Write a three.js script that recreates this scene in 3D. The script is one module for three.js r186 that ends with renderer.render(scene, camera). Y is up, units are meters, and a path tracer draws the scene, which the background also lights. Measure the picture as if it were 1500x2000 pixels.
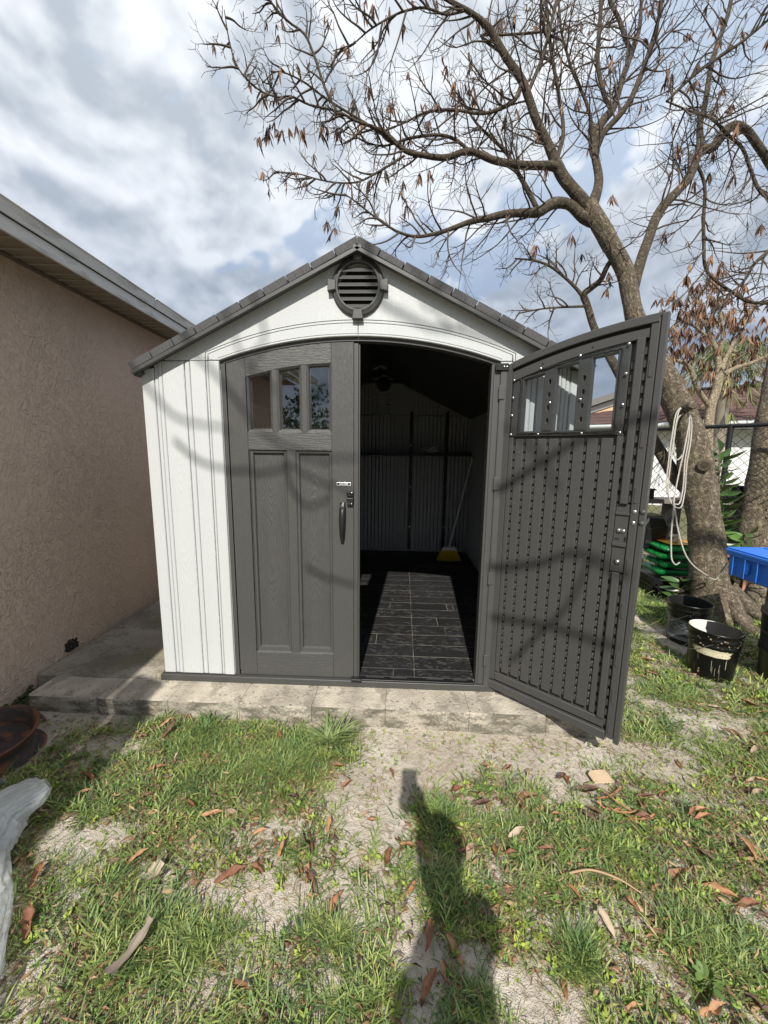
import * as THREE from 'three';
import { mergeGeometries, mergeVertices, toCreasedNormals } from 'three/addons/utils/BufferGeometryUtils.js';
import { RoundedBoxGeometry } from 'three/addons/geometries/RoundedBoxGeometry.js';
import { MarchingCubes } from 'three/addons/objects/MarchingCubes.js';
import { ImprovedNoise } from 'three/addons/math/ImprovedNoise.js';

// ------------------------------------------------------------ camera, sky, sun, exposure
const scene = new THREE.Scene();
const camera = new THREE.PerspectiveCamera(106.0, 3 / 4, 0.02, 400);
camera.position.set(0.2314, 1.3654, 2.1467);
camera.rotation.set(-0.1557, 0.0385, 0.0131, 'YXZ');
const renderer = new THREE.WebGLRenderer({ antialias: true });
renderer.setSize(768, 1024);
renderer.toneMapping = THREE.LinearToneMapping;
renderer.toneMappingExposure = 1.32;
renderer.shadowMap.enabled = true;
const TO_SUN = new THREE.Vector3(-0.040, 0.677, 0.735).normalize();
const sun = new THREE.DirectionalLight(new THREE.Color(1.0, 0.955, 0.875), 4.6);
sun.position.copy(TO_SUN).multiplyScalar(30);
sun.castShadow = true; sun.shadow.radius = 1.15;
sun.shadow.mapSize.set(4096, 4096);
Object.assign(sun.shadow.camera, { left: -14, right: 14, top: 14, bottom: -14, near: 1, far: 80 });
scene.add(sun, sun.target);

// ------------------------------------------------------------ seeded random numbers and noise
function rng(seed) { let a = seed >>> 0; return () => { a = (a + 0x6D2B79F5) | 0; let t = Math.imul(a ^ (a >>> 15), 1 | a); t = (t + Math.imul(t ^ (t >>> 7), 61 | t)) ^ t; return ((t ^ (t >>> 14)) >>> 0) / 4294967296; }; }
const PERM = new Uint8Array(512); { const r = rng(77), p = [...Array(256).keys()]; for (let i = 255; i > 0; i--) { const j = Math.floor(r() * (i + 1)); [p[i], p[j]] = [p[j], p[i]]; } for (let i = 0; i < 512; i++) PERM[i] = p[i & 255]; }
// value noise on a lattice that repeats every (px, py) cells
function vn(x, y, px = 256, py = 256) {
  const xi = Math.floor(x), yi = Math.floor(y); let u = x - xi, v = y - yi; u = u * u * (3 - 2 * u); v = v * v * (3 - 2 * v);
  const x0 = ((xi % px) + px) % px, x1 = (x0 + 1) % px, y0 = ((yi % py) + py) % py, y1 = (y0 + 1) % py;
  const a = PERM[PERM[x0 & 255] + (y0 & 255)], b = PERM[PERM[x1 & 255] + (y0 & 255)], c = PERM[PERM[x0 & 255] + (y1 & 255)], d = PERM[PERM[x1 & 255] + (y1 & 255)];
  return ((a + (b - a) * u) * (1 - v) + (c + (d - c) * u) * v) / 255;
}
function fb(x, y, n = 5, p = 256, q = p) { let s = 0, a = 0.5, t = 0; for (let i = 0; i < n; i++) { s += a * vn(x, y, p, q); t += a; a *= 0.5; x *= 2; y *= 2; p *= 2; q *= 2; } return s / t; }
const clamp = (x, a = 0, b = 1) => Math.min(b, Math.max(a, x));
const sst = (a, b, x) => { const t = clamp((x - a) / (b - a)); return t * t * (3 - 2 * t); };
const mix = (a, b, t) => a + (b - a) * t;
const mix3 = (a, b, t) => [mix(a[0], b[0], t), mix(a[1], b[1], t), mix(a[2], b[2], t)];
const inz = new ImprovedNoise();

// ------------------------------------------------------------ sky: broken cumulus all round
{
  const W = 2048, H = 1024, data = new Float32Array(W * H * 4);
  // rounded heaps with sharp creases between them, in three dimensions so that nothing stretches towards the zenith or the horizon
  const heap = (x, y, z, n) => { let s = 0, a = 0.5, t = 0; for (let i = 0; i < n; i++) { s += a * Math.abs(inz.noise(x, y, z)) * 1.7; t += a; a *= 0.5; const c = x * 0.8 - y * 0.6; y = (x * 0.6 + y * 0.8) * 2.1 + 3.7; x = c * 2.1 + 9.1; z = z * 2.1 + 5.3; } return s / t; };
  const soft = (x, y, z) => 0.5 + 0.5 * (inz.noise(x, y, z) + 0.5 * inz.noise(x * 2 + 4, y * 2, z * 2 + 7));
  const height = (x, y, z) => { const w = 0.14 * inz.noise(x * 1.4 + 5, y * 1.4, z * 1.4 + 2); return 0.60 * heap(x * 1.25 + w, y * 1.6 + w, z * 1.25 - w, 6) + 0.52 * soft(x * 0.72 + 3, y * 0.9 + 7, z * 0.72 + 1) - 0.05; };
  for (let j = 0; j < H; j++) for (let i = 0; i < W; i++) {
    const k = (j * W + i) * 4;
    if (j < H / 2 - 2) { data[k] = 0.3; data[k + 1] = 0.36; data[k + 2] = 0.46; data[k + 3] = 1; continue; }
    const el = ((j + 0.5) / H - 0.5) * Math.PI, az = ((i + 0.5) / W - 0.5) * 2 * Math.PI;
    const ye = Math.max(Math.sin(el), 0), ce = Math.cos(Math.max(el, 0)), dx = ce * Math.cos(az), dz = ce * Math.sin(az);
    const x = dx * 2.5 + 20, y = ye * 3.1 + 20, z = dz * 2.5 + 20, h = height(x, y, z), hs = height(x - 0.03, y - 0.10, z + 0.05);
    const cover = sst(0.28, 0.37, h), relief = clamp((hs - h) * -6.5, -1, 1), up = sst(0.10, 0.62, ye);
    const gap = mix3([0.19, 0.262, 0.405], [0.445, 0.53, 0.655], up), body = mix3([0.30, 0.355, 0.445], [0.60, 0.642, 0.695], up);
    let c = mix3(gap, body, cover);
    c = c.map((v, n) => v * (1 + (0.26 - 0.03 * n) * relief * (0.2 + cover)));
    const rim = sst(0.25, 0.31, h) * (1 - sst(0.31, 0.40, h)) * clamp(0.6 + relief);
    c = mix3(c, [0.78, 0.81, 0.84], rim * 0.65 * (0.2 + 0.8 * up));
    data[k] = c[0]; data[k + 1] = c[1]; data[k + 2] = c[2]; data[k + 3] = 1;
  }
  const sky = new THREE.DataTexture(data, W, H, THREE.RGBAFormat, THREE.FloatType);
  sky.mapping = THREE.EquirectangularReflectionMapping; sky.magFilter = THREE.LinearFilter; sky.minFilter = THREE.LinearFilter; sky.needsUpdate = true;
  scene.background = sky; scene.environment = sky;
  scene.backgroundIntensity = 1.0; scene.environmentIntensity = 1.0;
}

// ------------------------------------------------------------ building helpers
const used = new Map();
const numbered = (n) => { const k = used.get(n) || 0; used.set(n, k + 1); return k ? `${n}_${String(k).padStart(3, '0')}` : n; };
function add(parent, name, geo, material) {
  const m = new THREE.Mesh(geo, material); m.castShadow = m.receiveShadow = true;
  m.name = parent === scene ? numbered(name) : name; parent.add(m); return m;
}
function tag(o, label, category, group) { o.userData.label = label; o.userData.category = category; if (group) o.userData.group = group; return o; }
function thing(name, label, category, pos = [0, 0, 0], turn = 0, group) {
  const o = new THREE.Group(); o.name = numbered(name); o.position.set(...pos); o.rotation.y = turn; scene.add(o); return tag(o, label, category, group);
}
function solo(name, geo, material, label, category, group) { return tag(add(scene, name, geo, material), label, category, group); }
function struct(name, geo, material) { const m = add(scene, name, geo, material); m.userData.kind = 'structure'; return m; }
const stuff = (m) => { m.userData.kind = 'stuff'; return m; };
const V = (x, y, z) => new THREE.Vector3(x, y, z);
// uv in metres, taken from the face's own side; turn swaps the grain's direction
function uvm(geo, turn = false, off = [0, 0]) {
  const g = geo.index ? geo.toNonIndexed() : geo, p = g.attributes.position, uv = new Float32Array(p.count * 2);
  const a = V(), b = V(), c = V(), n = V();
  for (let i = 0; i < p.count; i += 3) {
    a.fromBufferAttribute(p, i); b.fromBufferAttribute(p, i + 1); c.fromBufferAttribute(p, i + 2);
    n.copy(b).sub(a).cross(c.clone().sub(a)); const x = Math.abs(n.x), y = Math.abs(n.y), z = Math.abs(n.z);
    [a, b, c].forEach((q, k) => { let s, t; if (z >= x && z >= y) { s = q.x; t = q.y; } else if (x >= y) { s = q.z; t = q.y; } else { s = q.x; t = q.z; } if (turn) [s, t] = [t, s]; uv[(i + k) * 2] = s + off[0]; uv[(i + k) * 2 + 1] = t + off[1]; });
  }
  g.setAttribute('uv', new THREE.BufferAttribute(uv, 2)); return g;
}
function box(x0, x1, y0, y1, z0, z1) { const g = new THREE.BoxGeometry(Math.abs(x1 - x0), Math.abs(y1 - y0), Math.abs(z1 - z0)); g.translate((x0 + x1) / 2, (y0 + y1) / 2, (z0 + z1) / 2); return uvm(g); }
function rbox(x0, x1, y0, y1, z0, z1, r = 0.004, s = 2) { const g = new RoundedBoxGeometry(Math.abs(x1 - x0), Math.abs(y1 - y0), Math.abs(z1 - z0), s, r); g.translate((x0 + x1) / 2, (y0 + y1) / 2, (z0 + z1) / 2); return uvm(g); }
function poly(pts) { const s = new THREE.Shape(); pts.forEach(([x, y], i) => i ? s.lineTo(x, y) : s.moveTo(x, y)); s.closePath(); return s; }
function hole(pts) { const s = new THREE.Path(); pts.forEach(([x, y], i) => i ? s.lineTo(x, y) : s.moveTo(x, y)); s.closePath(); return s; }
// an outline in x, y with thickness from z0 to z1 and a chamfer on its edges
function plate(pts, z0, z1, chamfer = 0, holes = []) {
  const s = poly(pts); holes.forEach((h) => s.holes.push(hole(h)));
  const g = new THREE.ExtrudeGeometry(s, { depth: z1 - z0 - 2 * chamfer, bevelEnabled: chamfer > 0, bevelThickness: chamfer, bevelSize: chamfer, bevelOffset: -chamfer, bevelSegments: 1, steps: 1 });
  g.translate(0, 0, z0 + chamfer); const u = uvm(g), p = u.attributes.position, nm = u.attributes.normal;
  for (let i = 0; i < p.count; i += 3) { const z = p.getZ(i); if (Math.abs(p.getZ(i + 1) - z) + Math.abs(p.getZ(i + 2) - z) < 1e-6) for (let k = 0; k < 3; k++) nm.setXYZ(i + k, 0, 0, z > (z0 + z1) / 2 ? 1 : -1); }
  return u;
}
const rect = (x0, x1, y0, y1) => [[x0, y0], [x1, y0], [x1, y1], [x0, y1]];
// a board with chamfered front edges, standing upright
function board(x0, x1, y0, y1, z0, z1, c = 0.004) { return plate(rect(x0, x1, y0, y1), z0, z1, c); }
// sloping strip between an outer outline at depth za and an inner one at depth zb (same number of corners)
function slope(outer, inner, za, zb) {
  const p = [], n = outer.length;
  for (let i = 0; i < n; i++) { const j = (i + 1) % n, A = [...outer[i], za], B = [...outer[j], za], C = [...inner[j], zb], D = [...inner[i], zb]; p.push(...A, ...B, ...C, ...A, ...C, ...D); }
  const g = new THREE.BufferGeometry(); g.setAttribute('position', new THREE.Float32BufferAttribute(p, 3)); g.computeVertexNormals(); return uvm(g);
}
function cyl(p, q, r0, r1 = r0, seg = 12, open = false) {
  const a = V(...p), b = V(...q), d = b.clone().sub(a), g = new THREE.CylinderGeometry(r1, r0, d.length(), seg, 1, open);
  g.applyQuaternion(new THREE.Quaternion().setFromUnitVectors(V(0, 1, 0), d.clone().normalize())); g.translate((a.x + b.x) / 2, (a.y + b.y) / 2, (a.z + b.z) / 2); return g;
}
function cat(list) { const keep = ['position', 'normal', 'uv']; return mergeGeometries(list.map((g) => { const h = g.index ? g.toNonIndexed() : g; for (const k of Object.keys(h.attributes)) if (!keep.includes(k)) h.deleteAttribute(k); if (!h.attributes.uv) h.setAttribute('uv', new THREE.Float32BufferAttribute(new Float32Array(h.attributes.position.count * 2), 2)); if (!h.attributes.normal) h.computeVertexNormals(); return h; })); }
// tapered tube through [x, y, z, r] points, smoothed; u runs round in metres, v along in metres
function limb(pts, seg = 8, per = 4, rough = 0, seed = 1) {
  const P = pts.map((p) => V(p[0], p[1], p[2])), c = new THREE.CatmullRomCurve3(P, false, 'centripetal'), n = Math.max(2, (pts.length - 1) * per);
  const pos = [], uv = [], idx = []; let N = V(0.3, 0.2, 1), len = 0, prev = null; const r0 = pts[Math.floor(pts.length / 2)][3];
  for (let i = 0; i <= n; i++) {
    const t = i / n, p = c.getPoint(t), T = c.getTangent(t), f = t * (pts.length - 1), k = Math.min(pts.length - 2, Math.floor(f)), r = mix(pts[k][3], pts[k + 1][3], f - k);
    if (prev) len += p.distanceTo(prev); prev = p;
    N = N.clone().sub(T.clone().multiplyScalar(N.dot(T))).normalize(); const B = T.clone().cross(N);
    for (let j = 0; j <= seg; j++) {
      const a = (j % seg) / seg * 2 * Math.PI; let rr = r;
      if (rough) rr *= 1 + rough * (inz.noise(Math.cos(a) * 1.3 + seed * 3.1, Math.sin(a) * 1.3, len * 5 + seed) + 0.45 * inz.noise(Math.cos(a) * 4 + seed, Math.sin(a) * 4, len * 16));
      pos.push(p.x + (N.x * Math.cos(a) + B.x * Math.sin(a)) * rr, p.y + (N.y * Math.cos(a) + B.y * Math.sin(a)) * rr, p.z + (N.z * Math.cos(a) + B.z * Math.sin(a)) * rr);
      uv.push(j / seg * Math.max(0.02, Math.round(2 * Math.PI * r0 / 0.25) * 0.25 || 0.125), len);
    }
  }
  for (let i = 0; i < n; i++) for (let j = 0; j < seg; j++) { const a = i * (seg + 1) + j, b = a + seg + 1; idx.push(a, b, a + 1, b, b + 1, a + 1); }
  const g = new THREE.BufferGeometry(); g.setAttribute('position', new THREE.Float32BufferAttribute(pos, 3)); g.setAttribute('uv', new THREE.Float32BufferAttribute(uv, 2)); g.setIndex(idx); g.computeVertexNormals();
  const nn = g.attributes.normal; for (let i = 0; i <= n; i++) { const a = i * (seg + 1), b = a + seg, v = V(nn.getX(a) + nn.getX(b), nn.getY(a) + nn.getY(b), nn.getZ(a) + nn.getZ(b)).normalize(); nn.setXYZ(a, v.x, v.y, v.z); nn.setXYZ(b, v.x, v.y, v.z); }
  return g;
}
function revolve(profile, seg = 40) { return new THREE.LatheGeometry(profile.map(([r, y]) => new THREE.Vector2(r, y)), seg); }

// ------------------------------------------------------------ computed textures
function tex(w, h, fn, srgb = false, rep = 1, repY = rep) {
  const d = new Uint8Array(w * h * 4);
  for (let j = 0; j < h; j++) for (let i = 0; i < w; i++) { const c = fn(i / w, j / h), k = (j * w + i) * 4; if (typeof c === 'number') d[k] = d[k + 1] = d[k + 2] = clamp(c) * 255; else { d[k] = clamp(c[0]) * 255; d[k + 1] = clamp(c[1]) * 255; d[k + 2] = clamp(c[2]) * 255; } d[k + 3] = 255; }
  const t = new THREE.DataTexture(d, w, h); t.wrapS = t.wrapT = THREE.RepeatWrapping; t.magFilter = THREE.LinearFilter; t.minFilter = THREE.LinearMipmapLinearFilter; t.generateMipmaps = true;
  if (srgb) t.colorSpace = THREE.SRGBColorSpace; t.repeat.set(1 / rep, 1 / repY); t.needsUpdate = true; return t;
}
const toS = (v) => v <= 0.0031308 ? v * 12.92 : 1.055 * Math.pow(v, 1 / 2.4) - 0.055;
const s3 = (c) => c.map((v) => toS(clamp(v)));   // linear colour to texture bytes
const lin = (r, g, b) => new THREE.Color().setRGB(r, g, b);
const M = (color, roughness = 0.6, o = {}) => { const { physical, ...rest } = o; return new (physical ? THREE.MeshPhysicalMaterial : THREE.MeshStandardMaterial)({ color, roughness, ...rest }); };
const WHITE = lin(1, 1, 1);

// ------------------------------------------------------------ surfaces: textures and materials of the shed
const grainTex = tex(512, 1024, (u, v) => {           // 0.34 m x 1.1 m of embossed board grain, two boards wide
  const col = u * 2, x = (col % 1) - 0.5, s = Math.floor(col) ? 1 : -1, w = fb(u * 6, v * 5, 4, 6, 5) - 0.5;
  const ph = 9 * v * s + 9.5 * Math.pow(Math.abs(x) * 1.6, 1.7) + 2.2 * w + 1.3 * Math.sin(2 * Math.PI * (v * 2 + Math.floor(col) * 0.3));
  const ring = Math.pow(0.5 + 0.5 * Math.sin(2 * Math.PI * ph), 3), fibre = vn(u * 150, v * 26, 150, 26), fine = vn(u * 256, v * 60, 256, 60);
  return 0.35 + 0.36 * ring * (0.35 + 0.65 * vn(u * 8, v * 7, 8, 7)) + 0.2 * (fibre - 0.5) + 0.12 * (fine - 0.5);
}, false, 0.34, 1.1);
const fibreTex = tex(512, 512, (u, v) => 0.5 + 0.5 * (vn(u * 128, v * 14, 128, 14) - 0.5) + 0.35 * (vn(u * 256, v * 40, 256, 40) - 0.5) + 0.25 * (fb(u * 10, v * 4, 3, 10, 4) - 0.5), false, 0.3, 0.5);
const pebbleTex = tex(512, 512, (u, v) => fb(u * 64, v * 64, 3, 64), false, 0.25);
const scuffTex = tex(512, 512, (u, v) => 0.52 + 0.3 * (fb(u * 5, v * 5, 5, 5) - 0.5) + 0.16 * (vn(u * 90, v * 5, 90, 5) - 0.5), false, 0.6);
const shedWhite = M(lin(0.49, 0.505, 0.505), 0.52, { bumpMap: pebbleTex, bumpScale: 0.0005, roughnessMap: scuffTex });
const boardWhite = M(lin(0.49, 0.505, 0.505), 0.52, { bumpMap: grainTex, bumpScale: 0.0024 });
const doorGrey = M(lin(0.064, 0.0632, 0.061), 0.5, { bumpMap: fibreTex, bumpScale: 0.0018 });
const doorPanelGrey = M(lin(0.064, 0.0632, 0.061), 0.5, { bumpMap: grainTex, bumpScale: 0.005 });
const railGrey = (() => { const t = fibreTex.clone(); t.rotation = 0; return M(lin(0.118, 0.116, 0.111), 0.55, { bumpMap: t, bumpScale: 0.0011 }); })();
const innerGrey = M(lin(0.055, 0.0545, 0.053), 0.42, { bumpMap: pebbleTex, bumpScale: 0.0004, roughnessMap: null });
const frameGrey = M(lin(0.058, 0.058, 0.0565), 0.48, { bumpMap: pebbleTex, bumpScale: 0.0004 });
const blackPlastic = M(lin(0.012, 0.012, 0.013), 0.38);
const blackMetal = M(lin(0.012, 0.012, 0.012), 0.45, { metalness: 0.3 });
const steel = M(lin(0.62, 0.62, 0.63), 0.3, { metalness: 1 });
const roofGrey = M(lin(0.060, 0.060, 0.061), 0.72, { bumpMap: fibreTex, bumpScale: 0.003 });
const wallInner = M(lin(0.40, 0.405, 0.40), 0.6, { bumpMap: pebbleTex, bumpScale: 0.0006 });
const glass = M(WHITE, 0.02, { physical: true, transmission: 1, ior: 2.0, thickness: 0, specularIntensity: 1 });
const acrylic = M(lin(0.93, 0.95, 0.96), 0.06, { physical: true, transmission: 1, ior: 1.49, thickness: 0 });

// ------------------------------------------------------------ the shed
const shed = thing('garden_shed', 'white resin garden shed with dark grey doors, one standing open', 'shed', [0, 0, 0]);
const sub = (parent, name) => { const g = new THREE.Group(); g.name = name; parent.add(g); return g; };
const HW = 1.192, SEAM = 1.838, BACK = -3.16;
const archIn = (x) => 1.963 - (2.34 - Math.sqrt(2.34 * 2.34 - x * x));
const archOut = (x) => 2.047 - (2.155 - Math.sqrt(2.155 * 2.155 - x * x));
const roofTop = (x) => 2.424 - 0.496 * Math.abs(x);
const arcPts = (fn, x0, x1, n = 24) => [...Array(n + 1)].map((_, i) => { const x = mix(x0, x1, i / n); return [x, fn(x)]; });

// front wall: upright boards with grooves on both sides of the doors
for (const s of [-1, 1]) {
  const w = sub(shed, 'front_wall');
  const strip = (name, a, b, z, m, o) => { const [x0, x1] = s < 0 ? [-b, -a] : [a, b]; add(w, name, uvm(board(x0, x1, 0.001, Math.min(SEAM - 0.0015, roofTop(b) - 0.035), -0.016, z, 0.0035), false, o || [0, 0]), m); };
  const [bx0, bx1] = s < 0 ? [-HW, -0.75] : [0.75, HW];
  add(w, 'backing', box(bx0 + 0.002, bx1 - 0.002, 0.003, 1.79, -0.045, -0.010), shedWhite);
  strip('corner_board', 1.123, HW, 0, shedWhite); strip('rib', 1.1005, 1.1195, -0.003, shedWhite); strip('rib', 1.077, 1.098, -0.001, shedWhite);
  strip('plank', 0.951, 1.0745, 0, boardWhite, [s < 0 ? 0.078 : 0.0, 0.13]); strip('rib', 0.921, 0.947, -0.002, shedWhite); strip('plank', 0.833, 0.917, 0, boardWhite, [0.05, 0.55]);
  strip('bead', 0.817, 0.8295, 0.0, shedWhite); strip('door_trim', 0.754, 0.8135, 0.004, shedWhite);
}
// gable: two halves that meet in a seam, with the arched door surround
for (const s of [-1, 1]) {
  const gf = sub(shed, 'gable');
  const fl = (pts) => s < 0 ? pts : pts.map(([x, y]) => [-x, y]).reverse();
  const seam = -0.0012;
  const round = [...Array(17)].map((_, i) => { const q = -Math.PI / 2 + Math.PI * i / 16; return [-0.106 * Math.cos(q) + seam, 2.203 + 0.106 * 1.07 * Math.sin(q)]; });
  add(gf, 'gable_panel', plate(fl([[seam, roofTop(0) - 0.03], [-1.117, SEAM + 0.0015], [-0.829, SEAM + 0.0015], ...arcPts(archOut, -0.829, seam, 20), ...round]), -0.03, 0, 0), shedWhite);
  const yb = (x) => archOut(x) - 0.004, ya = (x) => archOut(x) - 0.0155;
  add(gf, 'arch_bead', plate(fl([...arcPts(ya, -0.8135, seam), ...arcPts(yb, -0.826, seam).reverse(), [-0.826, SEAM + 0.002], [-0.8165, SEAM + 0.002]]), -0.02, 0.0008, 0.0015), shedWhite);
  add(gf, 'arch_trim', plate(fl([...arcPts((x) => archIn(x) + 0.012, -0.754, seam), ...arcPts((x) => archOut(x) - 0.019, -0.8105, seam).reverse(), [-0.8105, SEAM + 0.002], [-0.754, SEAM + 0.002]]), -0.02, 0.004, 0.003), shedWhite);
  add(gf, 'arch_lip', plate(fl([...arcPts(archIn, -0.754, seam), ...arcPts((x) => archIn(x) + 0.0105, -0.752, seam).reverse()]), -0.03, 0.007, 0.003), shedWhite);
}
add(shed, 'gable_backing', plate([[-1.19, 1.791], [-0.76, 1.791], ...arcPts((x) => archIn(x) + 0.004, -0.755, 0.755), [0.76, 1.791], [1.19, 1.791], [1.19, 1.797], [0, roofTop(0) - 0.035], [-1.19, 1.797]], -0.05, -0.032, 0, [[...Array(32)].map((_, i) => [0.108 * Math.cos(-i / 32 * 6.2832), 2.203 + 0.115 * Math.sin(-i / 32 * 6.2832)])]), wallInner);
add(shed, 'door_header', plate([...arcPts((x) => archIn(x) - 0.021, -0.735, 0.735), ...arcPts((x) => archIn(x) - 0.001, -0.752, 0.752).reverse()], -0.065, -0.012, 0.002), frameGrey);
add(shed, 'door_jamb', rbox(-0.7535, -0.727, -0.004, 1.825, -0.06, -0.010, 0.003), frameGrey);

// louvred vent in the gable
{
  const v = sub(shed, 'gable_vent'), cy = 2.203;
  const ring = revolve([[0.103, 0.004], [0.103, 0.022], [0.106, 0.0265], [0.113, 0.027], [0.117, 0.021], [0.128, 0.0195], [0.132, 0.016], [0.137, 0.006], [0.137, 0.001]], 72);
  ring.rotateX(Math.PI / 2); ring.scale(1, 1.07, 1); ring.translate(0, cy, 0); add(v, 'ring', ring, frameGrey);
  for (let i = 0; i < 6; i++) {
    const y = 0.082 - i * 0.0345, yy = y - 0.006, hw = Math.sqrt(Math.max(0.0004, 0.106 * 0.106 - (yy / 1.07) ** 2)) + 0.004;
    const g = new RoundedBoxGeometry(hw * 2, 0.0285, 0.004, 1, 0.0015); g.rotateX(-0.62); g.translate(0, cy + y - 0.004, 0.013); add(v, 'slat', uvm(g), frameGrey);
  }
  const key = (x, y, a, w0, w1, h) => { const g = plate([[-w0 / 2, -h / 2], [w0 / 2, -h / 2], [w1 / 2, h / 2], [-w1 / 2, h / 2]], 0.002, 0.034, 0.003); g.rotateZ(a); g.translate(x, cy + y, 0); add(v, 'keystone', g, frameGrey); };
  key(0, 0.141, 0, 0.043, 0.058, 0.045); key(0, -0.140, Math.PI, 0.043, 0.058, 0.045); key(-0.134, 0.001, Math.PI / 2, 0.045, 0.06, 0.042); key(0.134, 0.001, -Math.PI / 2, 0.045, 0.06, 0.042);
}

// roof: shingle courses, the stepped shingle ends along the front rake and the lip below them
for (const s of [-1, 1]) {
  const r = sub(shed, 'roof'), ang = Math.atan(0.496), L = 1.226 / Math.cos(ang), N = 10;
  const place = (g) => { if (s > 0) g.rotateY(Math.PI); g.rotateZ(0); return g; };
  // local frame: t runs down the slope from the ridge, n is out of the roof
  const put = (g) => { g.rotateZ(s < 0 ? ang : -ang); g.translate(0, 2.424, 0); return g; };
  const bx = (t0, t1, n0, n1, z0, z1, c, tilt = 0) => { const g = c ? rbox(t0, t1, n0, n1, z0, z1, c, 1) : box(t0, t1, n0, n1, z0, z1); if (tilt) { g.translate(-(t0 + t1) / 2, -n0, 0); g.rotateZ(-tilt); g.translate((t0 + t1) / 2, n0, 0); } if (s < 0) { g.applyMatrix4(new THREE.Matrix4().makeScale(-1, 1, 1)); const p = g.attributes.position, nm = g.attributes.normal; for (let i = 0; i < p.count; i += 3) for (const at of [p, nm, g.attributes.uv]) { const k = at.itemSize; for (let q = 0; q < k; q++) { const a = at.array[(i + 1) * k + q]; at.array[(i + 1) * k + q] = at.array[(i + 2) * k + q]; at.array[(i + 2) * k + q] = a; } } } return put(g); };
  add(r, 'roof_panel', bx(0.012, L + 0.005, -0.052, -0.022, BACK - 0.05, 0.040), frameGrey);
  add(r, 'rake_lip', bx(0.004, L + 0.006, -0.066, -0.046, 0.0405, 0.062, 0.003), frameGrey);
  for (let i = 0; i < N; i++) { const t0 = L * i / N + (i ? 0.0022 : 0.007), t1 = L * (i + 1) / N - 0.0022; add(r, 'rake_shingle', bx(t0, t1, -0.0455, -0.004 - (i === 1 ? 0.006 : 0), 0.012, 0.060 + (i % 3 === 1 ? 0.003 : 0), 0.004, 0.016), roofGrey); }
  for (let i = 0; i < N; i++) { const t0 = L * i / N + 0.004, t1 = L * (i + 1) / N + 0.03; add(r, 'shingle_course', bx(t0, Math.min(t1, L + 0.01), -0.02, -0.006, BACK - 0.055, 0.0095, 0.003, 0.012), roofGrey); }
  add(r, 'eave_trim', bx(L - 0.03, L + 0.012, -0.07, -0.053, BACK - 0.05, 0.038, 0.003), frameGrey);
}

// floor: dark edge strip, threshold, boards with pale joints
add(shed, 'floor_frame', rbox(-1.212, 1.212, -0.0445, -0.004, BACK - 0.02, 0.016, 0.004), innerGrey);
add(shed, 'threshold', rbox(-0.04, 0.70, -0.0035, 0.006, -0.030, 0.012, 0.003), blackPlastic);
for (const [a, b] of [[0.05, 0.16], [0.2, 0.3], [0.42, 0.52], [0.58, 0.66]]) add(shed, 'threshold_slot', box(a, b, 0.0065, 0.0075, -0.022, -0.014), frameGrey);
add(shed, 'floor_stop', rbox(-0.035, 0.028, -0.004, 0.014, -0.01, 0.03, 0.003), blackPlastic);
{
  const fl = sub(shed, 'floor');
  const dust = tex(1024, 512, (u, v) => {
    const a = fb(u * 44, v * 44, 5, 44, 44), b = fb(u * 3, v * 5, 4, 3, 5), streak = sst(0.52, 0.66, a) * sst(0.36, 0.60, b), speck = sst(0.86, 0.97, vn(u * 200, v * 120, 200, 120)) * 0.7 * sst(0.45, 0.7, b), worm = sst(0.035, 0.0, Math.abs(fb(u * 14 + 3, v * 24, 3, 14, 24) - 0.5)) * sst(0.45, 0.75, fb(u * 4 + 2, v * 6, 3, 4, 6));
    const t = clamp(0.55 * streak + 0.5 * speck + 0.55 * worm); return s3(mix3([0.016, 0.0155, 0.016], [0.085, 0.082, 0.077], t));
  }, true, 1.3, 0.62);
  const boardsDark = [0, 1, 2, 3].map((i) => { const t = dust.clone(); t.offset.set(i * 0.37, i * 0.29); return M(lin(1 - i * 0.06, 1 - i * 0.06, 1 - i * 0.05), 0.5 + 0.05 * i, { map: t, bumpMap: fibreTex, bumpScale: 0.0012 }); });
  const jointTex = tex(256, 256, (u, v) => s3(mix3([0.06, 0.056, 0.05], [0.19, 0.172, 0.145], sst(0.35, 0.7, fb(u * 8, v * 8, 4, 8)))), true, 0.6);
  add(fl, 'joint_bed', box(-1.17, 1.17, -0.003, 0.0034, BACK + 0.03, -0.031), M(WHITE, 0.9, { map: jointTex }));
  const r = rng(5); const P = 0.1555;
  for (let k = 0; k < 20; k++) {
    const z1 = k ? 0.035 - P * k : -0.031, z0 = 0.035 - P * (k + 1); if (z0 < BACK + 0.03) break;
    const sx = 0.347 + 0.018 * (k / 14), cuts = [-1.17, sx]; if (r() < 0.25) cuts.push(mix(-1.0, 0.2, r())); const right = [sx, 1.17]; if (r() < 0.25) right.push(mix(0.5, 1.1, r()));
    if (k === 0) cuts.push(sx - 0.13); if (k === 3) cuts.push(0.085); if (k === 5) right.push(0.56); if (k === 7) { cuts.push(0.17); right.push(0.73); }
    for (const list of [cuts, right]) { list.sort((a, b) => a - b); for (let i = 0; i + 1 < list.length; i++) add(fl, 'floor_board', uvm(rbox(list[i] + 0.0018, list[i + 1] - 0.0018, 0.0, 0.0045 + r() * 0.0012, z0 + 0.0026, z1 - 0.0026, 0.0015, 1), false, [r(), r() * 0.5]), boardsDark[Math.floor(r() * 4)]); }
  }
}

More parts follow.
